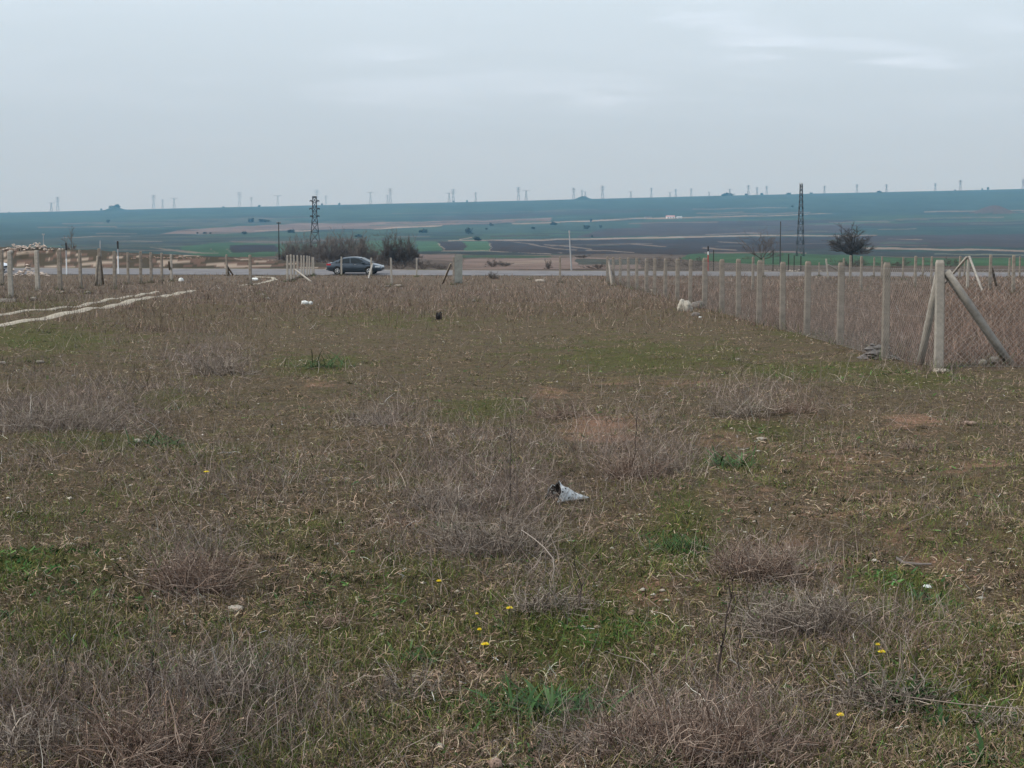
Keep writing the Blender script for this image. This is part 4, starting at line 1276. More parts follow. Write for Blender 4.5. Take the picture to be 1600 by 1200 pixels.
# weeds crowding the feet of posts and stones
feet = [(p[0], p[1], .14) for p in fpos] + [(q1[0], q1[1], .1)]
feet += [(o_.location.x, o_.location.y, .12) for o_ in bpy.data.objects if o_.name.startswith(('concrete_post', 'stone.', 'crumpled_sack', 'concrete_slab')) and o_.parent is None]
feet = np.array(feet)
per = 70
fx = np.repeat(feet[:, 0], per) + rg.normal(0, 1, len(feet) * per) * np.repeat(feet[:, 2], per)
fy = np.repeat(feet[:, 1], per) - .06 + rg.normal(0, 1, len(feet) * per) * np.repeat(feet[:, 2], per) * .8
fr_ = np.stack([fx, fy, H(fx, fy) - .01], 1)
n_ = len(fr_)
a_ = rg.random(n_) * 6.28; el_ = np.clip(rg.normal(1.1, .3, n_), .2, 1.5)
near_ = np.repeat(feet[:, 1], per) < 14
P_ = wander(fr_, np.stack([np.cos(a_) * np.cos(el_), np.sin(a_) * np.cos(el_), np.sin(el_)], 1), np.where(near_, .06, .26) * (.3 + .7 * rg.random(n_)), 3, .16)
VV, QQ = ribbons(P_, np.maximum(.003, .4 * fy / 1536), .3)
tag(obj('foot_weeds', make_mesh('foot_weeds', VV, quads=QQ, colors=np.repeat(pick(PUR[:4] + GRS[:3] + [(.06, .05, .035)] * 3, n_), 8, axis=0)), M['veg']), 'dry and green weeds crowding the feet of posts and stones', 'weeds', kind='stuff')

# ------------------------------------------------------------------ poles
def cyl(name, r0, r1, z0_, z1_, m, parent=None, loc=(0, 0, 0), sides=8):
    VV, QQ = tubes(np.array([[(0, 0, z0_), (0, 0, (z0_ + z1_) / 2), (0, 0, z1_)]]), np.array([[r0, (r0 + r1) / 2, r1]]), sides, 1, spin=False)
    Fs = [tuple(q) for q in QQ] + [tuple(range(2 * sides, 3 * sides))]
    return obj(name, make_mesh(name, VV, faces=Fs, smooth=False), m, parent, loc)
def pole(name, px_, top, base, wpx, Y, m, lab, cat, arms=(), caps=True, lean=0, group=None):
    x = (px_ - 800) / F * Y / 1.0035
    zb = Hs(x, Y)
    zt = CAMH + (400 - top) / F * Y
    e = empty(name, (x, Y, zb))
    e.rotation_euler = (0, lean, 0)
    tag(e, lab, cat, group)
    h = zt - zb; r = wpx / F * Y / 2
    cyl('pole', r, r * .7, -.3, h, m, e)
    for (dz, hw) in arms:
        zz = h - dz / F * Y
        ww = hw / F * Y
        box('crossarm', 2 * ww, r * 1.4, r * 1.5, m, e, (0, 0, zz))
        for s in (-1, -.5, .5, 1):
            cyl('insulator', r * .35, r * .2, zz + r * .7, zz + r * 2.4, M['pole_grey'], e, (s * ww * .93, 0, 0), 6)
    return e
pole('utility_pole', 436, 347.5, 412, 1.9, 260, M['wood_dark'], 'dark power pole with a crossarm left of the lattice pylon', 'power pole', ((1.5, 3.2),))
pole('utility_pole', 893, 361, 428, 2.6, 136, M['pole_grey'], 'pale grey power pole standing by the road right of the centre', 'power pole', ((2.5, 1.2),), lean=-.06)
pole('utility_pole', 1219, 346.5, 417, 2.2, 240, M['steel'], 'tall plain dark blue pole left of the telecom mast', 'power pole')
pole('utility_pole', 68.5, 366, 381, 1.8, 400, M['pole_grey'], 'far blue grey pole rising behind the rubble heap', 'power pole', ((1, 2),))
pole('utility_pole', 157, 376, 424, 2.4, 140, M['pole_grey'], 'whitish pole behind the forked braced post', 'pole')
def marker(px_, top, mid0, mid1, base, Y, lab, red=False):
    x = (px_ - 800) / F * Y / 1.0035
    zz = lambda r_: CAMH + (400 - r_) / F * Y
    zb = Hs(x, Y)
    e = empty('roadside_marker', (x, Y, zb)); tag(e, lab, 'marker post', 'roadside marker posts')
    r = .055
    cyl('lower_pole', r, r, -.2, zz(mid1) - zb, M['red_paint'] if red else M['white_paint'], e)
    cyl('upper_pole', r, r, zz(mid1) - zb, zz(mid0) - zb, M['white_paint'] if red else M['pole_grey'], e)
    cyl('dark_top', r * 1.4, r * 1.4, zz(mid0) - zb, zz(top) - zb, M['wood_dark'], e)
marker(103.5, 380, 391, 404, 424, 134, 'dark topped marker pole with white foot right of the rubble heap')
marker(184.3, 377, 389, 400, 424, 134, 'dark topped marker pole with white foot between the left posts')
marker(1106.5, 385, 393, 398, 424, 142, 'thin marker with a black top and red foot behind the fence', True)
for (a, t_, b_, w_, lab) in ((1115, 391, 425, 1.8, 'slim black wooden pole left of the pale bare tree'), (1208, 391, 426, 1.8, 'slim black wooden pole left of the tall plain pole'),
                             (1232.3, 397, 425, 2.4, 'black stub pole, left of three under the telecom mast'), (1241, 399, 425, 1.7, 'black stub pole, middle and thinnest of three under the mast'),
                             (1251.5, 400, 425, 2.2, 'black stub pole, right of three under the telecom mast')):
    pole('wooden_pole', a, t_, b_, w_, 138, M['wood_dark'], lab, 'wooden pole', group='black wooden poles beyond the road')

# ------------------------------------------------------------------ lattice towers
def lattice(levels, m, name, r, parent):
    """levels: list of (z, half width)"""
    segs = []
    for i in range(len(levels) - 1):
        (z0_, w0), (z1_, w1) = levels[i], levels[i + 1]
        c0 = [(-w0, -w0, z0_), (w0, -w0, z0_), (w0, w0, z0_), (-w0, w0, z0_)]
        c1 = [(-w1, -w1, z1_), (w1, -w1, z1_), (w1, w1, z1_), (-w1, w1, z1_)]
        for j in range(4):
            j2 = (j + 1) % 4
            segs += [[c0[j], c1[j]], [c0[j], c1[j2]], [c0[j2], c1[j]], [c1[j], c1[j2]]]
    rr_ = [r * 1.5 if k % 4 == 0 else r for k in range(len(segs))]
    return obj(name, segs_mesh(name, segs, rr_, 4), m, parent)

def arm(z, hw, bw, drop, m, r, parent, name='crossarm'):
    segs = []
    for s in (-1, 1):
        tip = (s * hw, 0, z)
        for y_s in (-bw, bw):
            segs += [[(s * bw, y_s, z), tip], [(s * bw, y_s, z - drop), tip]]
        segs += [[tip, (s * hw, 0, z - drop * 1.1)]]
    return obj(name, segs_mesh(name, segs, r, 4), m, parent)

Y = 620.0
def tower(px_, top, base, Y, widths, arms, lab, m, r, cat='pylon', rz=0.0, name='lattice_pylon', step=1.15):
    x = (px_ - 800) / F * Y / 1.0035
    zb = Hs(x, Y)
    e = empty(name, (x, Y, zb), rz)
    tag(e, lab, cat)
    P = [(w0, w1) for w0, w1 in widths]
    zz = lambda row_: CAMH + (400 - row_) / F * Y - zb
    wf = lambda row_: np.interp(row_, [a for a, b in P], [b for a, b in P]) / F * Y
    rows_ = []
    rcur = base
    while rcur > top:
        rows_.append(rcur)
        rcur -= max(3.2, step * 2 * wf(rcur) * F / Y)
    rows_.append(top)
    lattice([(zz(q) if q != base else -.5, wf(q)) for q in rows_], m, 'tower_frame', r, e)
    for (ra, hw) in arms:
        arm(zz(ra), hw / F * Y, wf(ra), 2.2 / F * Y, m, r, e)
    return e
tower(492.3, 308, 402, Y, ((300, 2.9), (337, 3.3), (375, 6.8), (402, 9.5)), ((314, 7), (326, 7.6), (337.5, 7)),
      'dark lattice power pylon with three crossarms rising behind the bare trees', M['steel'], .16, rz=.12)
e = tower(1250.3, 289.5, 402, Y, ((285, 1.6), (300, 2.0), (340, 3.3), (375, 4.6), (402, 5.8)), (), 'tall slender lattice telecom mast right of the plain dark pole', M['steel'], .085, 'mast', name='telecom_mast', step=1.7)
zb = e.location[2]
for dz, hh in ((1.0, 2.0), (4.2, .5)):
    for a in range(3):
        t = a * 2.094 + .4
        z_ = CAMH + (400 - 289.5 - dz) / F * Y - zb
        box('antenna', .28, .14, hh * .9, M['pole_grey'], e, (.62 * math.cos(t), .62 * math.sin(t), z_))

# skyline pylons: near twin rows along the ridge
def ridge_row(px_):
    return 314.8 - .0229 * (px_ - 800)
SKY = [(82, 317, 'T'), (92, 308, 'L'), (241.5, 305, 'L'), (255.5, 312, 'S'), (273.5, 310, 'T'), (375.5, 301, 'L'), (394, 308, 'S'), (435, 306, 'T'), (496, 297, 'L'), (510, 306, 'S'), (579.5, 301, 'T'),
       (606, 305, 'S'), (610.5, 295, 'L'), (702, 302, 'T'), (708.5, 296, 'L'), (743.5, 301, 'S'), (810, 293, 'L'), (822, 298, 'T'), (896, 294, 'L'), (909, 297, 'S'), (914, 300, 'T'), (941, 291, 'L'), (985, 300, 'T'),
       (1017, 294, 'S'), (1046, 301, 'T'), (1055, 296, 'S'), (1079, 295, 'L'), (1107, 301, 'T'), (1139, 296, 'T'), (1168, 290, 'L'), (1181.5, 293, 'S'), (1196.5, 291, 'L'), (1286.5, 291, 'S'), (1337, 288.5, 'L'),
       (1383, 288.5, 'S'), (1459, 287, 'L'), (1498, 282, 'L'), (1595.5, 281, 'L')]
kinds = {'T': 'short fork headed pylon', 'L': 'tall narrow lattice pylon', 'S': 'small slim lattice pylon'}
proto = {}
for kd in 'TLS':
    e = empty('skyline_pylon')
    hw = {'T': 5.0, 'L': 5.2, 'S': 3.4}[kd]
    lv = [(-.15, hw), (.25, hw * .75), (.55, hw * .45), (.8, hw * .36), (1.0, hw * .3)]
    hgt = {'T': 30., 'L': 44., 'S': 28.}[kd]
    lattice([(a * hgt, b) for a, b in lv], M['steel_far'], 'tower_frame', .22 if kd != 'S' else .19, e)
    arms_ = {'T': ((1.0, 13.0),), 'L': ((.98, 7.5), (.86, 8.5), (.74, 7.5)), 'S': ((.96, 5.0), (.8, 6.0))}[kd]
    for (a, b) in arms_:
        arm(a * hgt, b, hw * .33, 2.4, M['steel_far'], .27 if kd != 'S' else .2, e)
    proto[kd] = (e, hgt)
used = {'T': 0, 'L': 0, 'S': 0}
for (a, t_, kd) in SKY:
    p_, hgt = proto[kd]
    e = p_ if used[kd] == 0 else copy_tree(p_)
    used[kd] += 1
    Yp = 6150.0
    x = (a - 800) / F * Yp / 1.0035
    zb = Hs(x, Yp)
    H_ = CAMH + (400 - t_) / F * Yp - zb
    s = H_ / hgt
    e.location = (x, Yp, zb - 1.0)
    e.rotation_euler = (0, 0, .15)
    e.scale = (min(1.15, max(.8, s)), min(1.15, max(.8, s)), s)
    tag(e, '%s on the far ridge, the %s of its kind from the left' % (kinds[kd], ORD[used[kd] - 1]), 'pylon', 'pylons along the far ridge')

# ------------------------------------------------------------------ trees
def bare_tree(name, px_, base, top, wpx, Y, lab, dark=1.0, seed=1, group=None, trunk=.22, limbs=12, kids=9, grand=5, cat='tree', rt=.03, rtw=.011, spread_=.9, kink=.16, fine=1.0):
    global rg
    keep_rg = rg
    rg = np.random.default_rng(seed)
    x = (px_ - 800) / F * Y / 1.0035
    zb = Hs(x, Y)
    h = CAMH + (400 - top) / F * Y - zb
    W = wpx / F * Y / 2
    px1 = Y / 1536
    e = empty(name, (x, Y, zb)); tag(e, lab, cat, group)
    tz = h * trunk
    T = np.array([[(0, 0, -.3), (h * .01, 0, tz * .5), (0, 0, tz + .05)]]) if trunk > .05 else np.array([[(0, 0, -.3), (0, 0, -.1), (0, 0, .05)]])
    n = limbs
    a = np.arange(n) * 2.399 + rg.random(n)
    q = (np.arange(n) + .5) / n
    el = np.arcsin(np.clip(1 - q * spread_, 0.02, 1)) if trunk > .05 else np.arcsin(np.clip(1 - q * spread_ * .8, .1, 1))
    d = np.stack([np.cos(a) * np.cos(el), np.sin(a) * np.cos(el), np.sin(el)], 1)
    Ln = 1 / np.sqrt((np.cos(el) / W) ** 2 + (np.sin(el) / (h - tz)) ** 2) * (.72 + .3 * rg.random(n))
    root = np.stack([rg.normal(0, W * .02, n), rg.normal(0, W * .02, n), np.full(n, max(tz - .1, .0)) + rg.random(n) * 0], 1)
    if trunk <= .05: root[:, :2] += d[:, :2] * (W * .25 * rg.random((n, 1)))
    P = wander(root, d, Ln, 5, kink)
    r0 = np.full(n, max(h * rt * .5, px1 * .12))
    vs, qs, cs, off_ = [], [], [], 0
    src = P
    for lev, (m, f) in enumerate(((kids, .42), (grand, .5), (3, .55))):
        k = np.repeat(np.arange(len(src)), m)
        t = rg.integers(1, src.shape[1] - 1, len(k))
        fr = rg.random((len(k), 1))
        rt_ = src[k, t] * (1 - fr) + src[k, t + 1] * fr
        dd_ = unit(src[k, t + 1] - src[k, t]) * 1.0 + rg.normal(size=(len(k), 3)) * .55 + np.array((0, 0, .25))
        ll = np.linalg.norm(src[k, -1] - src[k, 0], axis=1) * f * (.5 + .8 * rg.random(len(k)))
        src = wander(rt_, unit(dd_), ll, 4, kink)
        cs.append(src)
    ends = np.concatenate([c[:, -1] for c in cs])
    kz = h / np.percentile(ends[:, 2], 97); kx = W / np.percentile(np.abs(ends[:, 0]), 95)
    S_ = np.array((kx, kx, kz))
    tv, tq = tubes(T * S_, np.array([h * rt]), 6, .8)
    lv, lq = tubes(P * S_, r0, 4, .35)
    VV = np.concatenate([tv, lv]); QQ = np.concatenate([tq, lq + len(tv)])
    cc = np.tile(np.array((.085, .068, .058)) * dark, (len(VV), 1))
    obj('trunk', make_mesh('trunk', VV, quads=QQ, colors=cc), M['veg'], e)
    vcol = []
    for lev, src in enumerate(cs):
        v, qd = tubes(src * S_, np.full(len(src), fine * max((.05, .03, rtw * 1.6)[lev] * h / 6, px1 * (.10, .075, .055)[lev])), 3, .5)
        vs.append(v); qs.append(qd + off_); off_ += len(v)
        vcol.append(np.repeat(np.array((.118, .105, .098)) * dark * (1 + .2 * rg.normal(size=(len(src), 1))), 15, axis=0))
    obj('crown', make_mesh('crown', np.concatenate(vs), quads=np.concatenate(qs), colors=np.concatenate(vcol).clip(.01, 1)), M['veg'], e)
    rg = keep_rg
    return e
bare_tree('bare_tree', 1330, 412, 361, 56, 300, 'dark rounded leafless tree standing alone at the right', .6, 27, trunk=.30, limbs=24, kids=11, grand=8, rt=.045, kink=.2, spread_=.9, fine=.75)
bare_tree('bare_tree', 1190, 417, 364, 62, 260, 'pale thin leafless tree left of the tall plain pole', 1.0, 9, trunk=.2, limbs=16, kids=7, grand=4, rt=.012, fine=.5)
bare_tree('bare_tree', 110, 405, 361, 20, 320, 'faint slender leafless tree behind the bank at the left', 1.3, 12, trunk=.25, limbs=8, kids=6, grand=4, rt=.018)
HG = 'leafless trees around the lattice pylon'
for i, (a, b, t_, w_, lab) in enumerate(((452, 414, 381, 30, 'low leafless thicket tree right of the dark power pole'),
        (470, 414, 377, 30, 'leafless tree just left of the pylon foot'),
        (490, 414, 379, 30, 'pale stemmed leafless tree right in front of the pylon'),
        (508, 414, 375, 34, 'leafless tree right of the pylon above the car boot'),
        (527, 413, 373, 34, 'highest leafless tree above the rear of the car'),
        (545, 413, 372, 34, 'leafless tree above the middle of the car'),
        (562, 413, 374, 30, 'leafless tree above the bonnet of the car'),
        (577, 413, 383, 26, 'low leafless tree ending the row above the car nose'))):
    bare_tree('bare_tree', a, b, t_, w_ * 1.15, 285 + 6 * (i % 3), lab, 1.45 - .12 * (i % 3), 40 + i, HG, trunk=.03, limbs=26, kids=9, grand=8, rt=.012, spread_=.6, kink=.12, fine=.85)
for i, (a, b, t_, w_, lab) in enumerate(((607, 415, 377, 30, 'dense brown leafless bush, left half of the round pair'),
                                         (632, 415, 375, 36, 'dense brown leafless bush, right half of the round pair'))):
    bare_tree('bare_bush', a, b, t_, w_ * 1.1, 280, lab, 1.0, 60 + i, 'round leafless bushes right of the car', trunk=.03, limbs=40, kids=11, grand=9, rt=.012, cat='bush', fine=.8)
SB = 'low scrub bushes beyond the road'
for i, (a, b, t_, w_, Yb, lab) in enumerate(((590, 420, 405, 50, 190, 'low dark scrub behind the car nose'), (625, 420, 404, 60, 190, 'low dark scrub under the round bushes'),
        (660, 421, 405, 40, 180, 'low dark scrub behind the slim post'), (690, 421, 412, 40, 170, 'lowest scrub left of the concrete slab'),
        (770, 417, 406, 22, 230, 'round brown bush in the tan field, left one'), (788, 415, 408, 26, 240, 'flat brown bush right of the round one in the tan field'),
        (857, 420, 406, 12, 190, 'small upright brown bush in the tan field'), (771, 440, 425, 16, 0, 'reddish brown bush on the near side of the road'),
        (935, 421, 412, 40, 190, 'dark scrub behind the left end of the mesh fence'), (1090, 421, 402, 60, 200, 'wide dark scrub behind the fence posts'),
        (1030, 421, 402, 60, 200, 'wide dark scrub in line with the middle fence posts'),
        (480, 417, 402, 60, 200, 'low scrub behind the tight post cluster'), (540, 417, 404, 70, 200, 'low scrub just behind the grey car'), (1400, 421, 406, 60, 210, 'dark scrub right of the dark bare tree'),
        (1330, 421, 404, 50, 210, 'dark scrub at the foot of the dark bare tree'), (1480, 421, 404, 60, 230, 'dark scrub behind the corner post'), (910, 405, 398, 22, 500, 'small dark bush behind the pale grey pole'))):
    if Yb == 0: Yb = 108
    bare_tree('scrub_bush', a, b, t_, w_, Yb, lab, .8 if 'dark' in lab else 1.1, 80 + i, SB, trunk=.03, limbs=18, kids=7, grand=4, rt=.010, cat='bush')

def leafy_bush(name, px_, Y, wpx, hpx, lab, seed, col=(.02, .035, .02), cat='bush', group=None, trunk=False, n=260):
    r_ = np.random.default_rng(seed)
    x = (px_ - 800) / F * Y / 1.0035
    zb = Hs(x, Y)
    W, Hh = wpx / F * Y / 2, hpx / F * Y
    d = unit(r_.normal(size=(n, 3))); rad = r_.random((n, 1)) ** .4
    lump = 1 + .3 * np.sin(d[:, :1] * 5 + seed) * np.cos(d[:, 1:2] * 4)
    c = d * rad * lump * np.array((W, W, Hh * .5)) + np.array((0, 0, Hh * .5))
    s = max(W, Hh * .5) * .22
    tri = c[:, None] + r_.normal(size=(n, 4, 3)) * s
    q = np.arange(n * 4).reshape(-1, 4)
    cc = np.repeat(np.array(col) * (1 + .35 * r_.normal(size=(n, 1))).clip(.3, 2), 4, axis=0)
    e = empty(name, (x, Y, zb)); tag(e, lab, cat, group)
    obj('crown', make_mesh('crown', tri.reshape(-1, 3), quads=q, colors=cc.clip(.005, 1)), M['leafy'], e)
    cyl('trunk', W * .1 + .05, W * .06 + .03, -.5, Hh * .5, M['bark'], e, sides=5)
    return e
def ydist(px_, row_):
    d = np.geomspace(150, 6190, 3000)
    r = rows_at(np.full(3000, (px_ - 800) / 2408), d)
    return float(d[np.argmin(np.abs(r - row_))])
FB = 'small bushes on the far slopes'
FAR = [(170.5, 348.5, 7, 6, 'round dark bush alone in the dull wedge field at the left'), (382, 366.5, 9, 6, 'grey bush on the pinkish field left of the pale strip'), (309, 365.5, 4, 3, 'small dark bush in the pinkish field, first of three'),
       (320, 365.5, 7, 3, 'flat dark bush in the pinkish field, second of three'), (329, 365.5, 5, 2.5, 'small flat bush in the pinkish field, third of three'), (393, 347.5, 12, 7, 'bush group left of the long dark hedge on the left slope'),
       (415, 347.5, 22, 1.8, 'long dark hedge line on the left slope'), (456, 364, 12, 6, 'grey bushes left of the pale strip near the pylon'), (560, 371, 14, 4, 'dark scrub patch above the bare trees'), (662, 364, 14, 5, 'dull bush group on the green slope left of centre'),
       (733, 366, 14, 12, 'tallest bush group on the green slope near the centre'), (768, 353, 9, 4, 'small dark bush above the centre slope'), (760, 359, 5, 3, 'lower small bush on the centre slope'), (746, 376, 14, 7, 'dark bush at the top of the small green plots'),
       (833, 358, 8, 3, 'small bush on the green slope right of centre'), (923, 347, 4, 7, 'slim tree crossing the pale farm road'), (925, 371.5, 4, 5, 'slim small tree crossing the lower farm road'), (917, 358, 14, 6, 'bush group below the pale farm road'),
       (938, 356.5, 6, 6, 'single bush right of the bush group below the farm road'), (865, 352, 14, 5, 'hazy bushes left of the slim tree'), (1237, 325, 5, 5, 'faint bush on the upper slope left of the mast')]
for i, (a, rw, w_, h_, lab) in enumerate(FAR):
    leafy_bush('far_bush', a, ydist(a, rw), w_ * .85, h_ * .8, lab, 200 + i, group=FB, n=80, col=(.04, .05, .038))
SKYB = [(16, 2.5, 2, 'tiny bush on the ridge at the far left'), (160, 4, 4, 'small tree on the ridge left of the left mound'), (176, 9, 6, 'left tree clump on the left ridge mound'), (184, 12, 7, 'right tree clump on the left ridge mound'),
        (350, 4, 2, 'low bush on the ridge left of the tall left pylon'), (406, 5, 3, 'small bush on the ridge right of the slim left pylon'), (504, 4, 4, 'small round tree on the ridge right of the near pylon'), (531, 4, 4, 'second small round tree right of the near pylon'),
        (730, 3.5, 4, 'square looking tree on the ridge near the centre'), (709, 3.5, 4, 'bush at the foot of a tall centre pylon'), (914, 6, 3, 'bush on top of the centre ridge mound'), (1135, 20, 2.6, 'long low bush line on the right ridge'),
        (1165, 6, 3, 'bush beside a tall pylon on the right ridge'), (1189, 6, 4, 'bush between two right ridge pylons'), (1231, 8, 2.5, 'low bush left of the mast top on the ridge'), (1266, 5, 2.5, 'low bush right of the mast top on the ridge'),
        (1372, 8, 2, 'flat bush on the ridge above the dark tree'), (1532, 3, 4, 'left small tree on the ridge at the right'), (1541, 4, 6, 'right taller small tree on the ridge at the right'), (1490, 3, 2.5, 'tiny bush by the tallest right pylon')]
for i, (a, w_, h_, lab) in enumerate(SKYB):
    leafy_bush('ridge_tree', a, 6180, w_ * .85, h_ * .72, lab, 300 + i, group='small trees on the ridge line', cat='tree', n=120)

# distant farm buildings
def farm(px_, row_, wpx, hpx, lab, wallc, roofc):
    Y = ydist(px_, row_)
    x = (px_ - 800) / F * Y / 1.0035
    zb = Hs(x, Y)
    w, h = wpx / F * Y, hpx / F * Y
    e = empty('farm_building', (x, Y, zb), .08); tag(e, lab, 'farm building')
    box('wall', w, w * .45, h * .6, wallc, e, (0, 0, h * .3 - .3), bev=.05)
    Vs = [(-w * .53, -w * .26, h * .56), (w * .53, -w * .26, h * .56), (w * .53, w * .26, h * .56), (-w * .53, w * .26, h * .56), (-w * .53, 0, h), (w * .53, 0, h)]
    obj('roof', make_mesh('roof', Vs, faces=[(0, 1, 5, 4), (2, 3, 4, 5), (1, 2, 5), (3, 0, 4), (3, 2, 1, 0)]), roofc, e)
    for s in (-.3, 0, .3):
        box('door', w * .09, .1, h * .35, M['wood_dark'], e, (s * w, -w * .225 - .08, h * .2 - .3), bev=.02)
RF = mat('pink_tiles', (.42, .25, .24), .8, .15, 1)
farm(1047, 341.5, 13, 4.2, 'white walled farm building with a pinkish roof on the middle slope', M['white_paint'], RF)
farm(1061, 341.5, 8, 3.2, 'smaller pale shed right of the pink roofed farm building', M['white_paint'], M['pole_grey'])
farm(1012, 340.8, 10, 2.4, 'low dark roofed farm shed left of the pink roofed building', M['pole_grey'], M['steel'])

# ------------------------------------------------------------------ cars
def car_paint(name, col):
    m, t, b = principled(name)
    lw = t.nodes.new('ShaderNodeLayerWeight'); lw.inputs[0].default_value = .35
    mx = t.nodes.new('ShaderNodeMix'); mx.data_type = 'RGBA'
    mx.inputs[6].default_value = col + (1,); mx.inputs[7].default_value = tuple(min(1, c * 1.8) for c in col) + (1,)
    t.links.new(lw.outputs['Facing'], mx.inputs['Factor'])
    t.links.new(mx.outputs[2], b.inputs['Base Color'])
    b.inputs['Metallic'].default_value = .45
    b.inputs['Roughness'].default_value = .32
    b.inputs['Coat Weight'].default_value = .7
    return m
M['glass'] = mat('tinted_glass', (.012, .018, .022), .2, .1, 1, spec=.3)
M['tyre'] = mat('tyre_rubber', (.015, .015, .015), .8, .2, 20)
M['rim'] = mat('alloy_rim', (.42, .43, .44), .35, .1, 5, metallic=.7)
M['tail'] = mat('tail_light_lens', (.35, .02, .03), .25, .1, 5, spec=.7)
M['head'] = mat('head_light_lens', (.55, .6, .62), .15, .1, 5, spec=.8)
M['trim'] = mat('black_trim', (.01, .01, .011), .5, .1, 10)

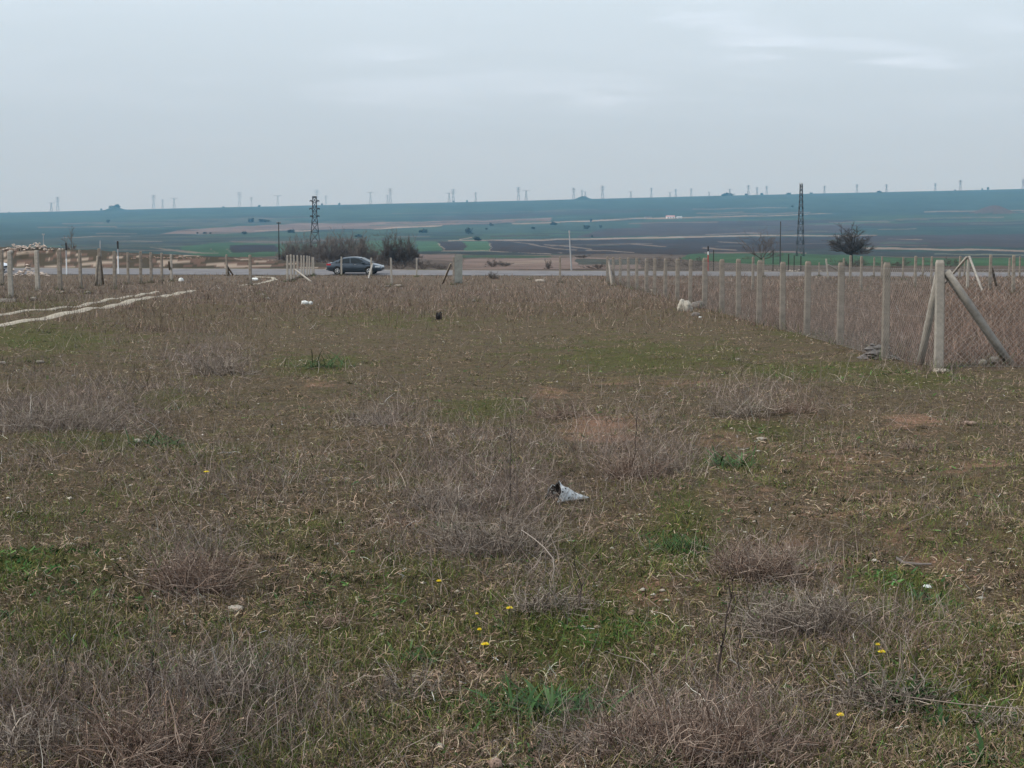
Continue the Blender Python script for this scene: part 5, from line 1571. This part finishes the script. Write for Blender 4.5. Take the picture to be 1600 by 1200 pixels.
def build_car(paint, lab, cat='car'):
    e = empty('parked_car'); tag(e, lab, cat)
    # lower body: stations along x (rear to front)
    St = [(-2.36, .48, .82, .62), (-2.30, .36, .93, .78), (-2.1, .30, .99, .86), (-1.6, .24, 1.0, .895), (-1.0, .2, .985, .905), (0, .19, .965, .91), (.8, .2, .95, .905), (1.25, .22, .935, .90), (1.7, .26, .88, .88),
          (2.05, .28, .80, .84), (2.25, .30, .71, .76), (2.36, .36, .62, .62)]
    Vs, Fs = [], []
    ns = 14
    for (x, zb_, zt, hw) in St:
        m_ = (zb_ + zt) / 2
        prof = [(0, zb_), (hw * .8, zb_), (hw * .96, zb_ + .06), (hw, zb_ + .2 * (zt - zb_)), (hw, m_), (hw * .985, zt - .22 * (zt - zb_)), (hw * .9, zt - .04), (hw * .55, zt + .005), (0, zt + .015)]
        pts = prof + [(-a, b) for a, b in prof[-2:0:-1]]
        Vs += [(x, a, b) for a, b in pts]
        n = len(pts)
    for i in range(len(St) - 1):
        for j in range(n):
            Fs.append((i * n + j, i * n + (j + 1) % n, (i + 1) * n + (j + 1) % n, (i + 1) * n + j))
    Fs.append(tuple(range(n - 1, -1, -1))); Fs.append(tuple(range((len(St) - 1) * n, len(St) * n)))
    obj('body', make_mesh('body', Vs, faces=Fs, smooth=True), paint, e)
    # greenhouse
    prof = [(-1.95, .975), (-1.45, 1.20), (-1.0, 1.36), (-.5, 1.445), (0.0, 1.46), (.4, 1.42), (.8, 1.28), (1.2, 1.08), (1.42, .93)]
    ysd = lambda z: .835 - (z - .95) / .5 * .24
    Vs = []
    for (x, z) in prof:
        yy = ysd(z)
        Vs += [(x, -yy, z - .02), (x, -yy * .86, z + .012), (x, 0, z + .03), (x, yy * .86, z + .012), (x, yy, z - .02)]
    for (x, z) in prof:
        Vs += [(x, -.84, .93), (x, .84, .93)]
    n = len(prof); Fs = []
    for i in range(n - 1):
        for j in range(4):
            Fs.append((i * 5 + j, (i + 1) * 5 + j, (i + 1) * 5 + j + 1, i * 5 + j + 1))
        a, b = n * 5 + i * 2, n * 5 + (i + 1) * 2
        Fs.append((i * 5, a, b, (i + 1) * 5)); Fs.append((i * 5 + 4, (i + 1) * 5 + 4, b + 1, a + 1))
    obj('roof', make_mesh('roof', Vs, faces=Fs, smooth=True), paint, e)
    for s in (-1, 1):
        def side(pts, name, mm, pr=.012):
            V_ = [(x, s * (ysd(z) + pr + .004), z) for x, z in pts]
            F_ = tuple(range(len(V_)))
            V_ += [(x, s * (ysd(z) - .03), z) for x, z in pts]
            k_ = len(pts)
            Fc = [F_ if s < 0 else F_[::-1]] + [(i, i + k_, (i + 1) % k_ + k_, (i + 1) % k_) for i in range(k_)]
            return obj(name, make_mesh(name, V_, faces=Fc), mm, e)
        side([(-1.32, .99), (-1.2, 1.19), (-.85, 1.31), (-.36, 1.375), (-.30, .985)], 'side_window', M['glass'])
        side([(-.22, .985), (-.28, 1.38), (.1, 1.385), (.42, 1.33), (.78, 1.17), (1.02, .985)], 'side_window', M['glass'])
        side([(-1.6, .99), (-1.38, 1.11), (-1.36, .985)], 'side_window', M['glass'])
        box('side_mirror', .2, .16, .13, paint, e, (.85, s * .96, 1.0), bev=.03)
        box('tail_light', .34, .03, .15, M['tail'], e, (-2.1, s * .845, .86), (0, 0, s * .12), bev=.01)
        box('tail_light', .04, .36, .14, M['tail'], e, (-2.33, s * .55, .84), bev=.01)
        box('head_light', .40, .03, .12, M['head'], e, (2.07, s * .81, .68), (0, 0, -s * .24), bev=.01)
        for xd in (-.95, .2):
            box('door_handle', .17, .03, .035, M['rim'], e, (xd, s * .915, .86), bev=.008)
        box('sill', 2.3, .03, .07, M['trim'], e, (0, s * .90, .235), bev=.01)
        for xw in (-1.36, 1.36):
            w = empty('wheel', (xw, s * .80, .325)); w.parent = e
            def disc(name, r0, r1, y0, y1, mm, nn=24):
                Vd, Fd = [], []
                for j in range(nn):
                    a = j / nn * 6.2832
                    for (r, y) in ((r0, y1), (r1, y1), (r1, y0), (r0, y0)):
                        Vd.append((math.cos(a) * r, y, math.sin(a) * r))
                for j in range(nn):
                    j2 = (j + 1) % nn
                    for q in range(4):
                        Fd.append((j * 4 + q, j2 * 4 + q, j2 * 4 + (q + 1) % 4, j * 4 + (q + 1) % 4))
                return obj(name, make_mesh(name, Vd, faces=Fd), mm, w)
            disc('tyre', .215, .325, -s * .1, s * .125, M['tyre'])
            disc('rim', .17, .214, -s * .05, s * .115, M['rim'])
            seg = [[(0, s * .10, 0), (math.cos(a) * .19, s * .105, math.sin(a) * .19)] for a in [i * 2 * math.pi / 5 for i in range(5)]]
            obj('spokes', segs_mesh('spokes', seg, .032, 4), M['rim'], w)
            disc('brake_disc', .01, .16, -s * .03, s * .05, M['trim'])
            # wheel arch liner
            Vd, Fd = [], []
            for j in range(19):
                a = -.25 + (math.pi + .5) * j / 18
                for (r, y) in ((.33, .115), (.40, .115), (.40, .0), (.33, .0)):
                    Vd.append((xw + math.cos(a) * r, s * (.80 + y), max(.2, .325 + math.sin(a) * r)))
            for j in range(18):
                for q in range(4):
                    Fd.append((j * 4 + q, (j + 1) * 4 + q, (j + 1) * 4 + (q + 1) % 4, j * 4 + (q + 1) % 4))
            obj('wheel_arch', make_mesh('wheel_arch', Vd, faces=Fd), M['trim'], e)
    Vw = [(1.36, -.70, 1.0), (1.36, .70, 1.0), (.55, .56, 1.385), (.55, -.56, 1.385)]
    obj('windscreen', make_mesh('windscreen', [(x + .035, y, z + .03) for x, y, z in Vw] + [(x, y, z - .02) for x, y, z in Vw], faces=[(0, 1, 2, 3), (7, 6, 5, 4), (0, 4, 5, 1), (1, 5, 6, 2), (2, 6, 7, 3), (3, 7, 4, 0)]), M['glass'], e)
    Vw = [(-1.85, .64, 1.03), (-1.85, -.64, 1.03), (-.95, -.54, 1.395), (-.95, .54, 1.395)]
    obj('rear_window', make_mesh('rear_window', [(x - .02, y, z + .03) for x, y, z in Vw] + [(x, y, z - .02) for x, y, z in Vw], faces=[(0, 1, 2, 3), (7, 6, 5, 4), (0, 4, 5, 1), (1, 5, 6, 2), (2, 6, 7, 3), (3, 7, 4, 0)]), M['glass'], e)
    box('grille', .05, .9, .16, M['trim'], e, (2.35, 0, .52), bev=.01)
    box('front_bumper_intake', .05, 1.2, .10, M['trim'], e, (2.33, 0, .40), bev=.01)
    box('rear_bumper', .10, 1.35, .14, M['trim'], e, (-2.33, 0, .44), bev=.02)
    box('number_plate', .02, .5, .11, M['white_paint'], e, (-2.385, 0, .62), bev=.004)
    return e
grey = build_car(car_paint('dark_grey_metallic', (.03, .044, .06)), 'dark grey saloon car parked on the road behind the posts')
Yc = 129.6
xc = (555 - 800) / F * Yc / 1.0035
grey.location = (xc, Yc + .4, Hs(xc, Yc) + .04)
grey.rotation_euler = (-.0, 0, math.atan(-.2) * .75)
grey.rotation_euler[0] = .04
white = build_car(car_paint('white_car_paint', (.62, .66, .70)), 'white car cut off by the left edge behind the rubble')
Yc = 137.5
xc = (11 - 800) / F * Yc / 1.0035 - 2.35
white.location = (xc, Yc + .4, Hs(xc, Yc) + .04)
white.rotation_euler = (.04, 0, math.atan(-.2))

# ------------------------------------------------------------------ air
hz = bpy.data.materials.new('thin_haze')
hz.use_nodes = True
ht = hz.node_tree
ht.nodes.clear()
ho = ht.nodes.new('ShaderNodeOutputMaterial')
hv = ht.nodes.new('ShaderNodeVolumePrincipled')
hv.inputs['Color'].default_value = (.205, .53, .86, 1)
hv.inputs['Absorption Color'].default_value = (1, 1, 1, 1)
hv.inputs['Density'].default_value = .000108
hv.inputs['Anisotropy'].default_value = 0.0
ht.links.new(hv.outputs[0], ho.inputs['Volume'])
x0_, x1_, y0_, y1_, z0_, z1_ = -6800, 6800, -40, 8200, float(ZZ.min()) - 1.2, float(ZZ.max()) + 75
Vb = [(x, y, z) for x in (x0_, x1_) for y in (y0_, y1_) for z in (z0_, z1_)]
hb = obj('haze', make_mesh('haze', Vb, faces=[(0, 1, 3, 2), (4, 6, 7, 5), (0, 4, 5, 1), (2, 3, 7, 6), (0, 2, 6, 4), (1, 5, 7, 3)]), hz)
tag(hb, kind='stuff', label='thin bluish haze hanging over the plain and far hills', cat='haze')
print('VERTS', sum(len(m.vertices) for m in bpy.data.meshes), 'OBJ', len(bpy.data.objects))
